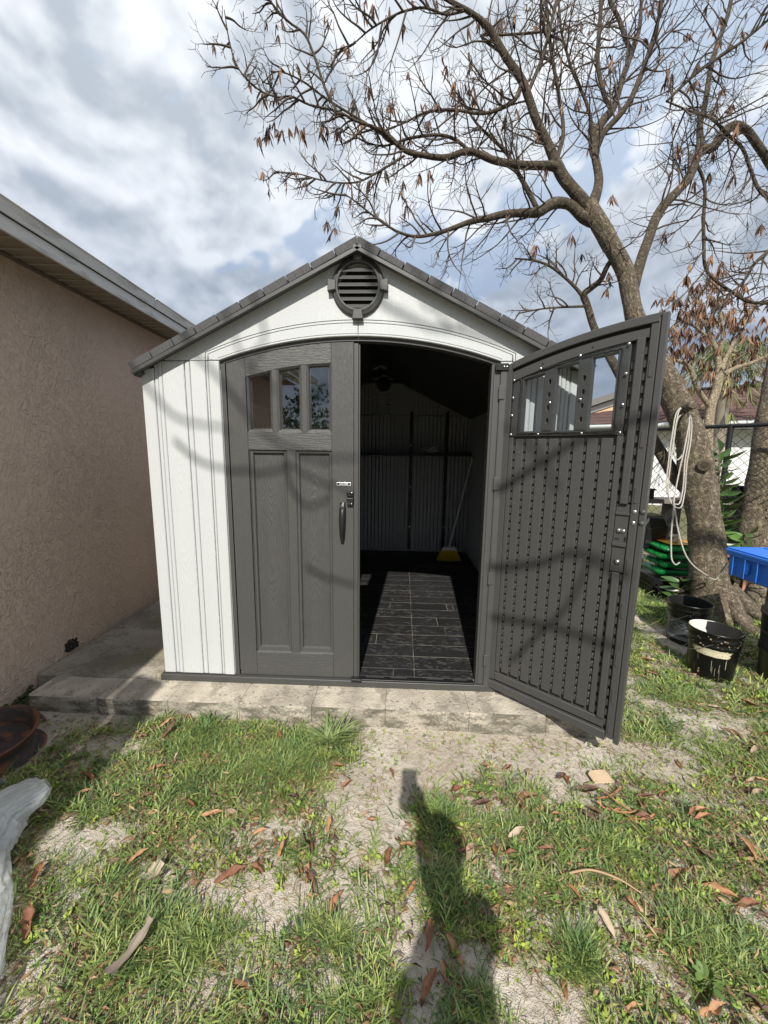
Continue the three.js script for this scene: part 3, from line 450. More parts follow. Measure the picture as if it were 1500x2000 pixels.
// ------------------------------------------------------------ concrete pad with a course of blocks along its front
{
  // metres: v from 0 to 0.6 is the worn top, v from 0.78 to 0.97 the weathered upright faces
  const conc = tex(1024, 1024, (u, v) => {
    const a = fb(u * 7, v * 7, 6, 7), fine = vn(u * 400, v * 400, 400), pit = sst(0.72, 0.84, fb(u * 70, v * 70, 3, 70)), blot = fb(u * 12 + 4, v * 12, 4, 12);
    let c = mix3([0.30, 0.265, 0.215], [0.50, 0.45, 0.365], clamp(0.5 + (a - 0.5) * 2 + (fine - 0.5) * 0.4)); c = mix3(c, [0.13, 0.115, 0.085], 0.7 * pit + 0.45 * sst(0.56, 0.72, blot));
    if (v > 0.72) { const algae = sst(0.38, 0.56, fb(u * 9 + 2, v * 24, 5, 9, 24) + (fine - 0.5) * 0.22 + (vn(u * 130, v * 130, 130) - 0.5) * 0.2), flake = sst(0.50, 0.62, fb(u * 16 + 7, v * 34 + 3, 6, 16, 34)); c = mix3(c, mix3([0.085, 0.078, 0.056], [0.19, 0.172, 0.13], fine), algae * 0.95); c = mix3(c, [0.44, 0.41, 0.335], flake * 0.32); }
    return s3(c);
  }, true, 1.0);
  const concB = tex(1024, 1024, (u, v) => 0.3 * vn(u * 400, v * 400, 400) + 0.7 * fb(u * 60, v * 60, 4, 60) - 0.4 * sst(0.72, 0.84, fb(u * 70, v * 70, 3, 70)), false, 1.0);
  const cm = M(WHITE, 0.93, { map: conc, bumpMap: concB, bumpScale: 0.008 });
  const slabTex = tex(1024, 1024, (u, v) => {
    const a = fb(u * 4, v * 4, 6, 4), fine = vn(u * 300, v * 300, 300), st = sst(0.42, 0.66, fb(u * 5 + 8, v * 9, 5, 5, 9) + (fine - 0.5) * 0.18 + (vn(u * 110, v * 110, 110) - 0.5) * 0.18), pit = sst(0.70, 0.82, fb(u * 60, v * 60, 3, 60)), green = sst(0.5, 0.72, fb(u * 6 + 1, v * 6 + 5, 4, 6));
    let c = mix3([0.25, 0.22, 0.18], [0.45, 0.41, 0.335], clamp(0.5 + (a - 0.5) * 2 + (fine - 0.5) * 0.35)); c = mix3(c, [0.105, 0.095, 0.078], 0.62 * st + 0.35 * pit); c = mix3(c, [0.20, 0.185, 0.095], 0.5 * green); return s3(c);
  }, true, 1.7);
  const pad = struct('concrete_pad', uvm(new THREE.BoxGeometry(3.36, 0.16, 3.5).translate(-0.33, -0.1265, -1.744)), M(WHITE, 0.93, { map: slabTex, bumpMap: concB, bumpScale: 0.008 }));
  const r = rng(21), xs = [-1.885, -1.475, -1.06, -0.648, -0.236, 0.178, 0.642, 1.062, 1.40];
  for (let i = 0; i + 1 < xs.length; i++) {
    const x0 = xs[i] + 0.0009, x1 = xs[i + 1] - 0.0009, g = new THREE.BoxGeometry(x1 - x0, 0.15, 0.199, 26, 8, 10), p = g.attributes.position;
    g.translate((x0 + x1) / 2, -0.121, 0.108);
    for (let k = 0; k < p.count; k++) { const x = p.getX(k), y = p.getY(k), z = p.getZ(k), top = y > -0.047, front = z > 0.206, end = Math.min(x - x0, x1 - x) < 0.004, n = inz.noise(x * 9, y * 14, z * 9) * 0.003 + inz.noise(x * 34, y * 34, z * 34) * 0.0022, chip = top && front ? 0.002 + Math.max(0, inz.noise(x * 7, 3, 1)) * 0.009 + Math.abs(inz.noise(x * 40, 3, 1)) * 0.004 : 0; p.setXYZ(k, x, y + (top ? n : 0) - chip * 0.6 - (end && top ? 0.001 : 0), z + (front ? n * 1.6 : 0) - chip - (end && front ? 0.008 : 0)); }
    g.computeVertexNormals(); add(pad, 'concrete_block', uvm(g), cm);
  }
}

// ------------------------------------------------------------ house on the left: stucco wall under an eave
{
  const h = thing('stucco_house', 'tan textured stucco house wall with perforated soffit and pale gutter', 'house', [-2.02, 0, 0], 0.045);
  const ht = (u, v) => {
    const wx = fb(u * 20 + 1, v * 12, 3, 20, 12) - 0.5, wy = fb(u * 18 + 7, v * 11 + 3, 3, 18, 11) - 0.5, a = fb(u * 120 + wx * 4, v * 58 + wy * 4, 2, 120, 58), b = fb(u * 150 + wx * 4 + 9, v * 110 + wy * 4, 2, 150, 110);
    const amount = 0.5 + 0.5 * sst(0.25, 0.62, fb(u * 4 + 2, v * 3, 3, 4, 3)), pl = sst(0.085, 0.015, Math.abs(a - 0.53)), pl2 = sst(0.58, 0.68, b);
    return 0.25 + amount * (0.34 * pl + 0.34 * pl2) + 0.06 * (vn(u * 300, v * 300, 300) - 0.5);
  };
  const sb = tex(1536, 1536, ht, false, 1.9), sc = tex(1024, 1024, (u, v) => { const a = fb(u * 3, v * 3, 6, 3), st = vn(u * 40, v * 3, 40, 3), d = sst(0.62, 0.85, fb(u * 24, v * 24, 4, 24)); return s3(mix3(mix3([0.55, 0.415, 0.32], [0.62, 0.475, 0.375], clamp(a * 0.8 + st * 0.25)), [0.46, 0.33, 0.245], 0.4 * d)); }, true, 2.3);
  const stucco = M(WHITE, 0.9, { map: sc, bumpMap: sb, bumpScale: 0.0115 });
  add(h, 'wall', box(-0.2, 0, -0.6, 2.45, -9, 4.6), stucco);
  add(h, 'far_wall', box(-6.2, -0.201, -0.6, 2.45, -9, -8.8), stucco); add(h, 'near_wall', box(-6.2, -0.201, -0.6, 2.45, 4.4, 4.6), stucco);
  const trimT = tex(512, 512, (u, v) => s3(mix3([0.62, 0.60, 0.565], [0.44, 0.42, 0.38], sst(0.45, 0.8, fb(u * 6, v * 20, 5, 6, 20)))), true, 0.7);
  const trim = M(WHITE, 0.55, { map: trimT, bumpMap: scuffTex, bumpScale: 0.001 });
  const sofT = tex(256, 256, (u, v) => { const x = (u * 16) % 1 - 0.5, y = (v * 16) % 1 - 0.5, d = Math.hypot(x, y) < 0.26 ? 1 : 0, grime = fb(u * 3, v * 3, 4, 3); return s3(mix3(mix3([0.42, 0.345, 0.275], [0.25, 0.195, 0.15], grime), [0.018, 0.015, 0.012], d * 0.85)); }, true, 0.16);
  const sofM = M(WHITE, 0.8, { map: sofT }), ribM = M(lin(0.36, 0.30, 0.25), 0.8);
  for (let i = 0; i < 40; i++) { const z = 4.5 - i * 0.305; const p = add(h, 'soffit_panel', box(0.002, 0.279, 2.452, 2.460, z - 0.303, z), sofM); for (const k of [0.02, 0.11, 0.20]) add(p, 'rib', box(0.002, 0.279, 2.446, 2.4515, z - k - 0.016, z - k), ribM); }
  add(h, 'wall_moulding', rbox(0.001, 0.016, 2.425, 2.4455, -7.7, 4.5, 0.003), M(lin(0.16, 0.125, 0.095), 0.8));
  for (let i = 0; i < 4; i++) { const z1 = 4.4 - i * 3.05 - 0.55, z0 = z1 - 3.04; add(h, 'fascia_board', rbox(0.2795, 0.297, 2.405, 2.478, z0, z1, 0.003), trim); }
  for (let i = 0; i < 4; i++) {
    const z1 = 4.4 - i * 3.05 + 0.62, z0 = z1 - 3.042, prof = [[0.298, 2.484], [0.312, 2.481], [0.322, 2.538], [0.330, 2.549], [0.326, 2.552], [0.314, 2.544], [0.298, 2.538]].map(([x, y]) => [x, y]);
    const s = poly(prof), g = new THREE.ExtrudeGeometry(s, { depth: z1 - z0, bevelEnabled: false }); g.translate(0, 0, z0); add(h, 'gutter', uvm(g), trim);
  }
  const dark = M(lin(0.05, 0.045, 0.04), 0.95, { bumpMap: pebbleTex, bumpScale: 0.004 });
  const rp = [[0.296, 2.540], [0.318, 2.556], [-3.2, 3.70], [-3.2, 3.645]], rg = new THREE.ExtrudeGeometry(poly(rp), { depth: 13.9, bevelEnabled: false }); rg.translate(0, 0, -9); add(h, 'roof', uvm(rg), dark);
  const rp2 = [[-3.2, 3.645], [-3.2, 3.70], [-6.6, 2.556], [-6.6, 2.50]], rg2 = new THREE.ExtrudeGeometry(poly(rp2), { depth: 13.9, bevelEnabled: false }); rg2.translate(0, 0, -9); add(h, 'roof_far_side', uvm(rg2), dark);
  // the deeper porch eave farther along the wall
  const px = [[0.336, 2.565], [0.56, 2.500], [0.56, 2.600], [0.336, 2.672]], pg = new THREE.ExtrudeGeometry(poly(px), { depth: 1.95, bevelEnabled: false }); pg.translate(0, 0, 2.93); add(h, 'porch_eave', uvm(pg), trim);
  // black mould at the foot of the wall
  const r = rng(4), lump = []; for (let i = 0; i < 60; i++) { const g = new THREE.IcosahedronGeometry(0.004 + r() * 0.009, 0); g.scale(0.6, 1, 1.4); g.translate(0.003, -0.035 + Math.abs(r() - r()) * 0.10, -0.28 + (r() - 0.5) * 0.10); lump.push(g); }
  const moss = []; for (let i = 0; i < 420; i++) { const z = mix(0.06, 0.42, r()), g = new THREE.IcosahedronGeometry(0.005 + r() * 0.010, 0); g.scale(1, 0.6 + r() * 0.5, 1); g.translate(0.01 + Math.abs(r() + r() - 1) * 0.13, -0.15 + r() * 0.07 * (1 - (z - 0.06) / 0.5), z); moss.push(g); }
  stuff(add(h, 'moss', cat(moss), M(lin(0.045, 0.06, 0.018), 1)));
  stuff(add(h, 'mould', cat(lump), M(lin(0.02, 0.02, 0.014), 1)));
}

// ------------------------------------------------------------ chain-link fence and the neighbours behind it
const FA = V(4.078, 0, -2.277), FD = V(-0.506, 0, -0.862).normalize();   // the fence line
{
  const len = 7.5, start = -2.6, o = FA.clone().addScaledVector(FD, start), y0 = groundY(4, -2.5);
  const f = thing('chain_link_fence', 'black chain link fence with round top rail behind the trees', 'fence', [o.x, 0, o.z], Math.atan2(-FD.z, FD.x));
  const fm = M(lin(0.010, 0.010, 0.011), 0.5), top = 1.70;
  add(f, 'top_rail', cyl([0, top, 0], [len, top, 0], 0.022, 0.022, 12), fm);
  for (const x of [0.05, 2.82, 5.6, 7.45]) { add(f, 'post', cyl([x, y0 - 0.1, 0.002], [x, top + 0.02, 0.002], 0.027, 0.027, 12), fm); }
  const P = 0.052, H = top - y0, gs = [], wire = new THREE.CylinderGeometry(0.0026, 0.0026, 1, 4, 1, true); wire.deleteAttribute('uv');
  const nV = Math.floor(H / P), lo = 2.0, hi = 5.2;
  for (let i = Math.floor(lo / P); i < hi / P; i++) for (let k = 0; k < nV; k++) {
    const odd = (i + k) % 2, x = i * P, y = y0 + 0.03 + k * P, a = V(odd ? x : x + P, y, 0), b = V(odd ? x + P : x, y + P, (odd ? 0.004 : -0.004)), g = wire.clone();
    const d = b.clone().sub(a); g.scale(1, d.length(), 1); g.applyQuaternion(new THREE.Quaternion().setFromUnitVectors(V(0, 1, 0), d.normalize())); g.translate((a.x + b.x) / 2, (a.y + b.y) / 2, 0); gs.push(g);
  }
  stuff(add(f, 'mesh_wire', cat(gs), fm));
}
const quad = (a, b, c, d) => { const g = new THREE.BufferGeometry(), p = []; for (const q of [a, b, c, a, c, d]) p.push(...q); g.setAttribute('position', new THREE.Float32BufferAttribute(p, 3)); g.computeVertexNormals(); return uvm(g); };
// a closed slab between a quad and its copy moved by t
const slabOf = (a, b, c, d, t) => { const m = (p) => [p[0] + t[0], p[1] + t[1], p[2] + t[2]], A = m(a), B = m(b), C = m(c), D = m(d); return cat([quad(a, b, c, d), quad(D, C, B, A), quad(a, A, B, b), quad(b, B, C, c), quad(c, C, D, d), quad(d, D, A, a)]); };
{
  const h = thing('white_house', 'white walled house with brown shingle roof behind the fence', 'house', [8.9, 0, -9.3], -0.62);
  // local x runs along the eave towards the near end, local z points to the yard
  const white = M(lin(0.82, 0.82, 0.80), 0.8, { bumpMap: pebbleTex, bumpScale: 0.003 });
  const shT = tex(512, 512, (u, v) => { const row = Math.floor(v * 14), sx = u * 9 + (row % 2) * 0.5 + vn(row, 3) * 2, id = vn(Math.floor(sx) * 1.7, row * 2.3); return s3(mix3([0.075, 0.038, 0.034], [0.125, 0.068, 0.062], clamp(id * 0.8 + 0.3 * (fb(u * 20, v * 20, 3, 20) - 0.3)))); }, true, 2.2);
  const shM = M(WHITE, 0.95, { map: shT });
  add(h, 'wall', box(-6, 8, -0.3, 2.06, -5.5, -0.45), white);
  add(h, 'soffit', box(-6.2, 8.2, 2.062, 2.10, -0.449, -0.03), M(lin(0.2, 0.17, 0.13), 0.8));
  add(h, 'gutter', limb([[-6.2, 2.245, 0.05, 0.062], [0, 2.245, 0.05, 0.062], [8.2, 2.245, 0.05, 0.062]], 12, 2), M(lin(0.52, 0.54, 0.52), 0.5));
  add(h, 'fascia', box(-6.2, 8.2, 2.104, 2.30, -0.028, -0.005), M(lin(0.5, 0.5, 0.47), 0.6));
  for (let i = 0; i < 11; i++) { const t0 = i / 11, t1 = (i + 1) / 11, yA = mix(2.305, 3.75, t0), yB = mix(2.305, 3.75, t1) + 0.004, zA = mix(0.04, -4.4, t0) + 0.03, zB = mix(0.04, -4.4, t1), xA = mix(-6.4, -2.4, t0), xB = mix(-6.4, -2.4, t1); add(h, 'shingle_course', slabOf([xA, yA + 0.012, zA], [8.4, yA + 0.012, zA], [8.4, yB, zB], [xB, yB, zB], [0, 0.02, 0]), shM); }
  add(h, 'roof_end', slabOf([-6.4, 2.307, -8.9], [-6.4, 2.307, 0.03], [-2.4, 3.752, -4.38], [-2.4, 3.752, -4.42], [0, 0.02, 0]), shM);
  add(h, 'ridge_vent', rbox(-1.0, 1.6, 3.74, 3.80, -4.3, -4.05, 0.02), M(lin(0.03, 0.03, 0.03), 0.7));
}
{
  const h = thing('peach_house', 'peach gabled house with white rake board and grey roof', 'house', [6.95, 0, -12.4], -0.25);
  add(h, 'wall', plate([[-6, -0.4], [2.3, -0.4], [2.3, 2.75], [1.2, 3.30], [-6, 0.75]], -4, 0), M(lin(0.72, 0.50, 0.30), 0.85, { bumpMap: pebbleTex, bumpScale: 0.003 }));
  add(h, 'rake_board', plate([[-6.2, 0.60], [1.2, 3.22], [1.2, 3.40], [-6.2, 0.78]], 0.002, 0.06), M(lin(0.8, 0.8, 0.78), 0.6));
  add(h, 'roof', slabOf([-6.3, 0.79, 0.3], [1.2, 3.44, 0.3], [1.2, 3.44, -6], [-6.3, 0.79, -6], [0, 0.22, 0]), M(lin(0.20, 0.19, 0.18), 0.95, { bumpMap: pebbleTex, bumpScale: 0.004 }));
}

// ------------------------------------------------------------ broom in the shed
{
  const b = thing('broom', 'broom with yellow bristles and grey handle leaning in the shed', 'broom', [0.87, 0.005, -2.58]);
  const hd = V(0.0, 0.19, 0), tip = V(0.275, 1.36, -0.14), d = tip.clone().sub(hd);
  const at = (t) => hd.clone().addScaledVector(d, t).toArray();
  add(b, 'handle', cyl(at(0), at(0.94), 0.0125, 0.0125, 12), M(lin(0.72, 0.72, 0.71), 0.45)); add(b, 'grip', cyl(at(0.94), at(1), 0.013, 0.012, 12), M(lin(0.42, 0.30, 0.03), 0.5));
  const cap = new RoundedBoxGeometry(0.21, 0.055, 0.05, 4, 0.024); { const p = cap.attributes.position; for (let i = 0; i < p.count; i++) { const y = p.getY(i), x = p.getX(i); p.setX(i, x * (1 - (y + 0.027) * 3.5)); p.setY(i, y - 2.2 * x * x); } cap.computeVertexNormals(); } cap.translate(0, 0.185, 0); add(b, 'head', cap, M(lin(0.78, 0.78, 0.76), 0.4));
  const r = rng(8), br = []; for (let i = 0; i < 420; i++) { const u = (r() - 0.5) * 2, z = (r() - 0.5) * 0.034, x0 = u * 0.092, x1 = u * (0.145 + r() * 0.012) + (r() - 0.5) * 0.012, ye = 0.004 + r() * 0.012 + 0.02 * Math.abs(u) * r(); br.push(limb([[x0, 0.168 - 2 * x0 * x0, z, 0.0021], [mix(x0, x1, 0.55), 0.09, z * 1.2, 0.0019], [x1, ye, z * 1.5 + (r() - 0.5) * 0.02, 0.0015]], 3, 2)); }
  stuff(add(b, 'bristles', cat(br), M(lin(0.74, 0.53, 0.02), 0.5)));
}
// clutter on the shed's shelf
{
  const r = rng(31), g = new THREE.IcosahedronGeometry(0.09, 4), p = g.attributes.position; for (let i = 0; i < p.count; i++) { const v = V().fromBufferAttribute(p, i), n = 1 + 0.45 * inz.noise(v.x * 22, v.y * 22, v.z * 22); p.setXYZ(i, v.x * n * 1.35, Math.max(-0.045, v.y * n * 0.62), v.z * n); } g.computeVertexNormals(); g.translate(0.63, 1.392, -2.93);
  solo('plastic_bag', g, M(WHITE, 0.15, { physical: true, transmission: 0.75, thickness: 0 }), 'crumpled clear plastic bag on the black shelf inside the shed', 'bag');
  const s = new THREE.PlaneGeometry(0.26, 0.16, 12, 6), q = s.attributes.position; for (let i = 0; i < q.count; i++) q.setZ(i, 0.012 * Math.sin(q.getX(i) * 14) + 0.01 * q.getX(i) * 4 + 0.022); s.rotateX(-Math.PI / 2); s.translate(0.98, 1.347, -2.88); solo('paper_sheet', uvm(s), M(lin(0.5, 0.5, 0.49), 0.7), 'curled paper sheet lying on the black shelf inside the shed', 'paper');
}

// ------------------------------------------------------------ two paint buckets by the tree
{
  const W = 1024, H = 512;
  const paint = (kind) => { const c = document.createElement('canvas'); c.width = W; c.height = H; const x = c.getContext('2d'), r = rng(kind + 3);
    x.fillStyle = '#0b0b0c'; x.fillRect(0, 0, W, H);
    const blob = (cx, cy, w, h, col, n) => { x.fillStyle = col; for (let i = 0; i < n; i++) { x.beginPath(); x.ellipse(cx + (r() - 0.5) * w, cy + (r() - 0.5) * h, 3 + r() * w * 0.16, 2 + r() * h * 0.22, r() * 0.5 - 0.25, 0, 7); x.fill(); } };
    if (kind === 0) { for (const cx of [255, 760]) { blob(cx, 205, 230, 56, '#b9b096', 120); blob(cx + 30, 215, 150, 40, '#c8c0a6', 60); x.strokeStyle = '#141312'; for (let i = 0; i < 10; i++) { x.lineWidth = 1 + r() * 2; x.beginPath(); const a = cx + (r() - 0.5) * 170, b = 195 + r() * 40; x.moveTo(a, b); x.lineTo(a + (r() - 0.5) * 40, b + (r() - 0.5) * 20); x.stroke(); } x.strokeStyle = '#a9a08a'; for (let i = 0; i < 9; i++) { x.lineWidth = 1 + r() * 2.5; const a = cx + (r() - 0.5) * 240, b = 230 + r() * 140; x.beginPath(); x.moveTo(a, b); x.lineTo(a + (r() - 0.5) * 8, b + 30 + r() * 90); x.stroke(); } blob(cx - 70, 430, 14, 40, '#b69c80', 8); } }
    else { for (const cx of [255, 760]) { x.fillStyle = '#4c5053'; x.fillRect(cx - 190, 190, 380, 210); x.fillStyle = '#82898a'; x.fillRect(cx - 190, 402, 380, 44); x.fillStyle = '#9aa0a2'; for (let i = 0; i < 60; i++) x.fillRect(cx - 150 + r() * 280, 215 + Math.floor(r() * 6) * 17, 6 + r() * 26, 5 + r() * 5); x.fillStyle = '#11161b'; for (let i = 0; i < 26; i++) x.fillRect(cx - 160 + r() * 310, 200 + r() * 130, 5 + r() * 18, 4 + r() * 12); } }
    x.fillStyle = '#b39a82'; for (let i = 0; i < (kind ? 24 : 90); i++) { x.beginPath(); x.ellipse(r() * W, 20 + r() * 130, 1 + r() * 7, 1 + r() * 4, r(), 0, 7); x.fill(); }
    const t = new THREE.CanvasTexture(c); t.colorSpace = THREE.SRGBColorSpace; t.wrapS = THREE.RepeatWrapping; return t; };
  const insideT = tex(512, 256, (u, v) => { const n = fb(u * 7, v * 5, 5, 7, 5), w = sst(0.40, 0.44, n + 0.25 * Math.sin(u * 6.2832 + 0.6) - 0.01); return s3(mix3([0.012, 0.012, 0.012], [0.66, 0.64, 0.58], w)); }, true, 1);
  const outer = [[0.127, 0], [0.131, 0.004], [0.137, 0.10], [0.142, 0.235], [0.150, 0.238], [0.1505, 0.252], [0.1445, 0.256], [0.1455, 0.278], [0.153, 0.281], [0.1535, 0.297], [0.147, 0.300], [0.148, 0.322], [0.155, 0.326], [0.1555, 0.338], [0.151, 0.341]];
  const inner = [[0.151, 0.341], [0.1455, 0.338], [0.139, 0.235], [0.1335, 0.10], [0.125, 0.012], [0.0005, 0.010]];
  const mk = (label, kind, pos, turn, h) => {
    const b = thing('bucket', label, 'bucket', pos, turn, 'paint buckets by the tree');
    const o = revolve(outer.map(([r, y]) => [r, y * h]), 56), uv = o.attributes.uv, p = o.attributes.position; for (let i = 0; i < uv.count; i++) uv.setY(i, p.getY(i) / (0.341 * h)); add(b, 'shell', o, M(WHITE, 0.3, { map: paint(kind) }));
    add(b, 'inside', revolve(inner.map(([r, y]) => [r, y * h]), 56), kind ? M(lin(0.012, 0.012, 0.012), 0.4) : M(WHITE, 0.5, { map: insideT })); add(b, 'base', new THREE.CylinderGeometry(0.128, 0.128, 0.006, 40).translate(0, 0.005, 0), blackPlastic);
    add(b, 'handle', limb([[-0.153, 0.27 * h, 0, 0.002], [-0.13, 0.20 * h, 0.09, 0.002], [0, 0.15 * h, 0.158, 0.002], [0.13, 0.20 * h, 0.09, 0.002], [0.153, 0.27 * h, 0, 0.002]], 6, 6), M(lin(0.3, 0.3, 0.3), 0.4, { metalness: 0.8 }));
    return b;
  };
  mk('black bucket with dried white paint coating its inside and band', 0, [2.50, groundY(2.5, -0.53) - 0.004, -0.53], -2.27, 1.02).rotation.z = 0.03;
  mk('black bucket with worn grey printed label, behind the paint bucket', 1, [2.685, groundY(2.68, -1.03) - 0.004, -1.03], -2.22, 1.04);
}

// ------------------------------------------------------------ blue tote on a black barrel
{
  const o = thing('storage_tote', 'blue ribbed plastic storage tote with lid set on a barrel', 'tote', [2.715, 0.482, -0.775], 0.03);
  const blue = M(lin(0.03, 0.17, 0.66), 0.38, { bumpMap: pebbleTex, bumpScale: 0.0006 });
  const tub = (e0, e1, y0, y1) => slope([[e0, e0], [0.5 - e0, e0], [0.5 - e0, 0.66 - e0], [e0, 0.66 - e0]], [[e1, e1], [0.5 - e1, e1], [0.5 - e1, 0.66 - e1], [e1, 0.66 - e1]], y0, y1).rotateX(Math.PI / 2).scale(1, -1, 1);
  const body = plate(rect(0.012, 0.49, 0.012, 0.65), 0, 0.20, 0.008); body.rotateX(-Math.PI / 2); body.scale(1, 1, -1); { const p = body.attributes.position; for (let i = 0; i < p.count; i++) { const y = p.getY(i), k = 1 + (y / 0.2) * 0.03; p.setX(i, 0.25 + (p.getX(i) - 0.25) * k); p.setZ(i, 0.33 + (p.getZ(i) - 0.33) * k); } const ix = p.array; for (let i = 0; i < p.count; i += 3) for (let q = 0; q < 3; q++) { const a = ix[(i + 1) * 3 + q]; ix[(i + 1) * 3 + q] = ix[(i + 2) * 3 + q]; ix[(i + 2) * 3 + q] = a; } body.computeVertexNormals(); }
  add(o, 'body', body, blue);
  add(o, 'rim', rbox(-0.016, 0.516, 0.175, 0.197, -0.016, 0.676, 0.006), blue);
  add(o, 'rim_skirt', rbox(-0.012, 0.0, 0.155, 0.176, 0.0, 0.66, 0.003), blue);
  for (let i = 0; i < 7; i++) { const g = rbox(-0.011, 0.004, 0.012, 0.152, 0.055 + i * 0.095, 0.063 + i * 0.095, 0.002, 1); g.rotateZ(0.03); add(o, 'rib', g, blue); if (i % 2) add(o, 'rib_pad', rbox(-0.009, 0.004, 0.05, 0.13, 0.063 + i * 0.095, 0.088 + i * 0.095, 0.002, 1), blue); }
  for (const [a, b, t] of [[-0.008, 0.252, 0.05], [0.256, 0.508, -0.05]]) { const g = rbox(a, b, 0.198, 0.209, -0.008, 0.668, 0.004, 1); add(o, 'lid_flap', g, blue); }
  for (const z of [0.06, 0.2, 0.34, 0.48, 0.6]) { add(o, 'lid_tooth', rbox(0.225, 0.285, 0.2095, 0.216, z - 0.03, z + 0.03, 0.003, 1), blue); }
  const g = revolve([[0.001, 0], [0.235, 0], [0.245, 0.02], [0.25, 0.2], [0.262, 0.205], [0.262, 0.235], [0.255, 0.24], [0.268, 0.46], [0.276, 0.465], [0.276, 0.49], [0.262, 0.495], [0.26, 0.632], [0.001, 0.636]], 44);
  const bar = thing('barrel', 'black plastic barrel under the blue tote', 'barrel', [3.06, groundY(3.06, -0.42) - 0.003, -0.42]); add(bar, 'shell', g, M(lin(0.011, 0.011, 0.012), 0.35)); add(bar, 'band', new THREE.TorusGeometry(0.258, 0.006, 8, 44).rotateX(Math.PI / 2).translate(0, 0.345, 0), M(lin(0.02, 0.02, 0.02), 0.4));
}

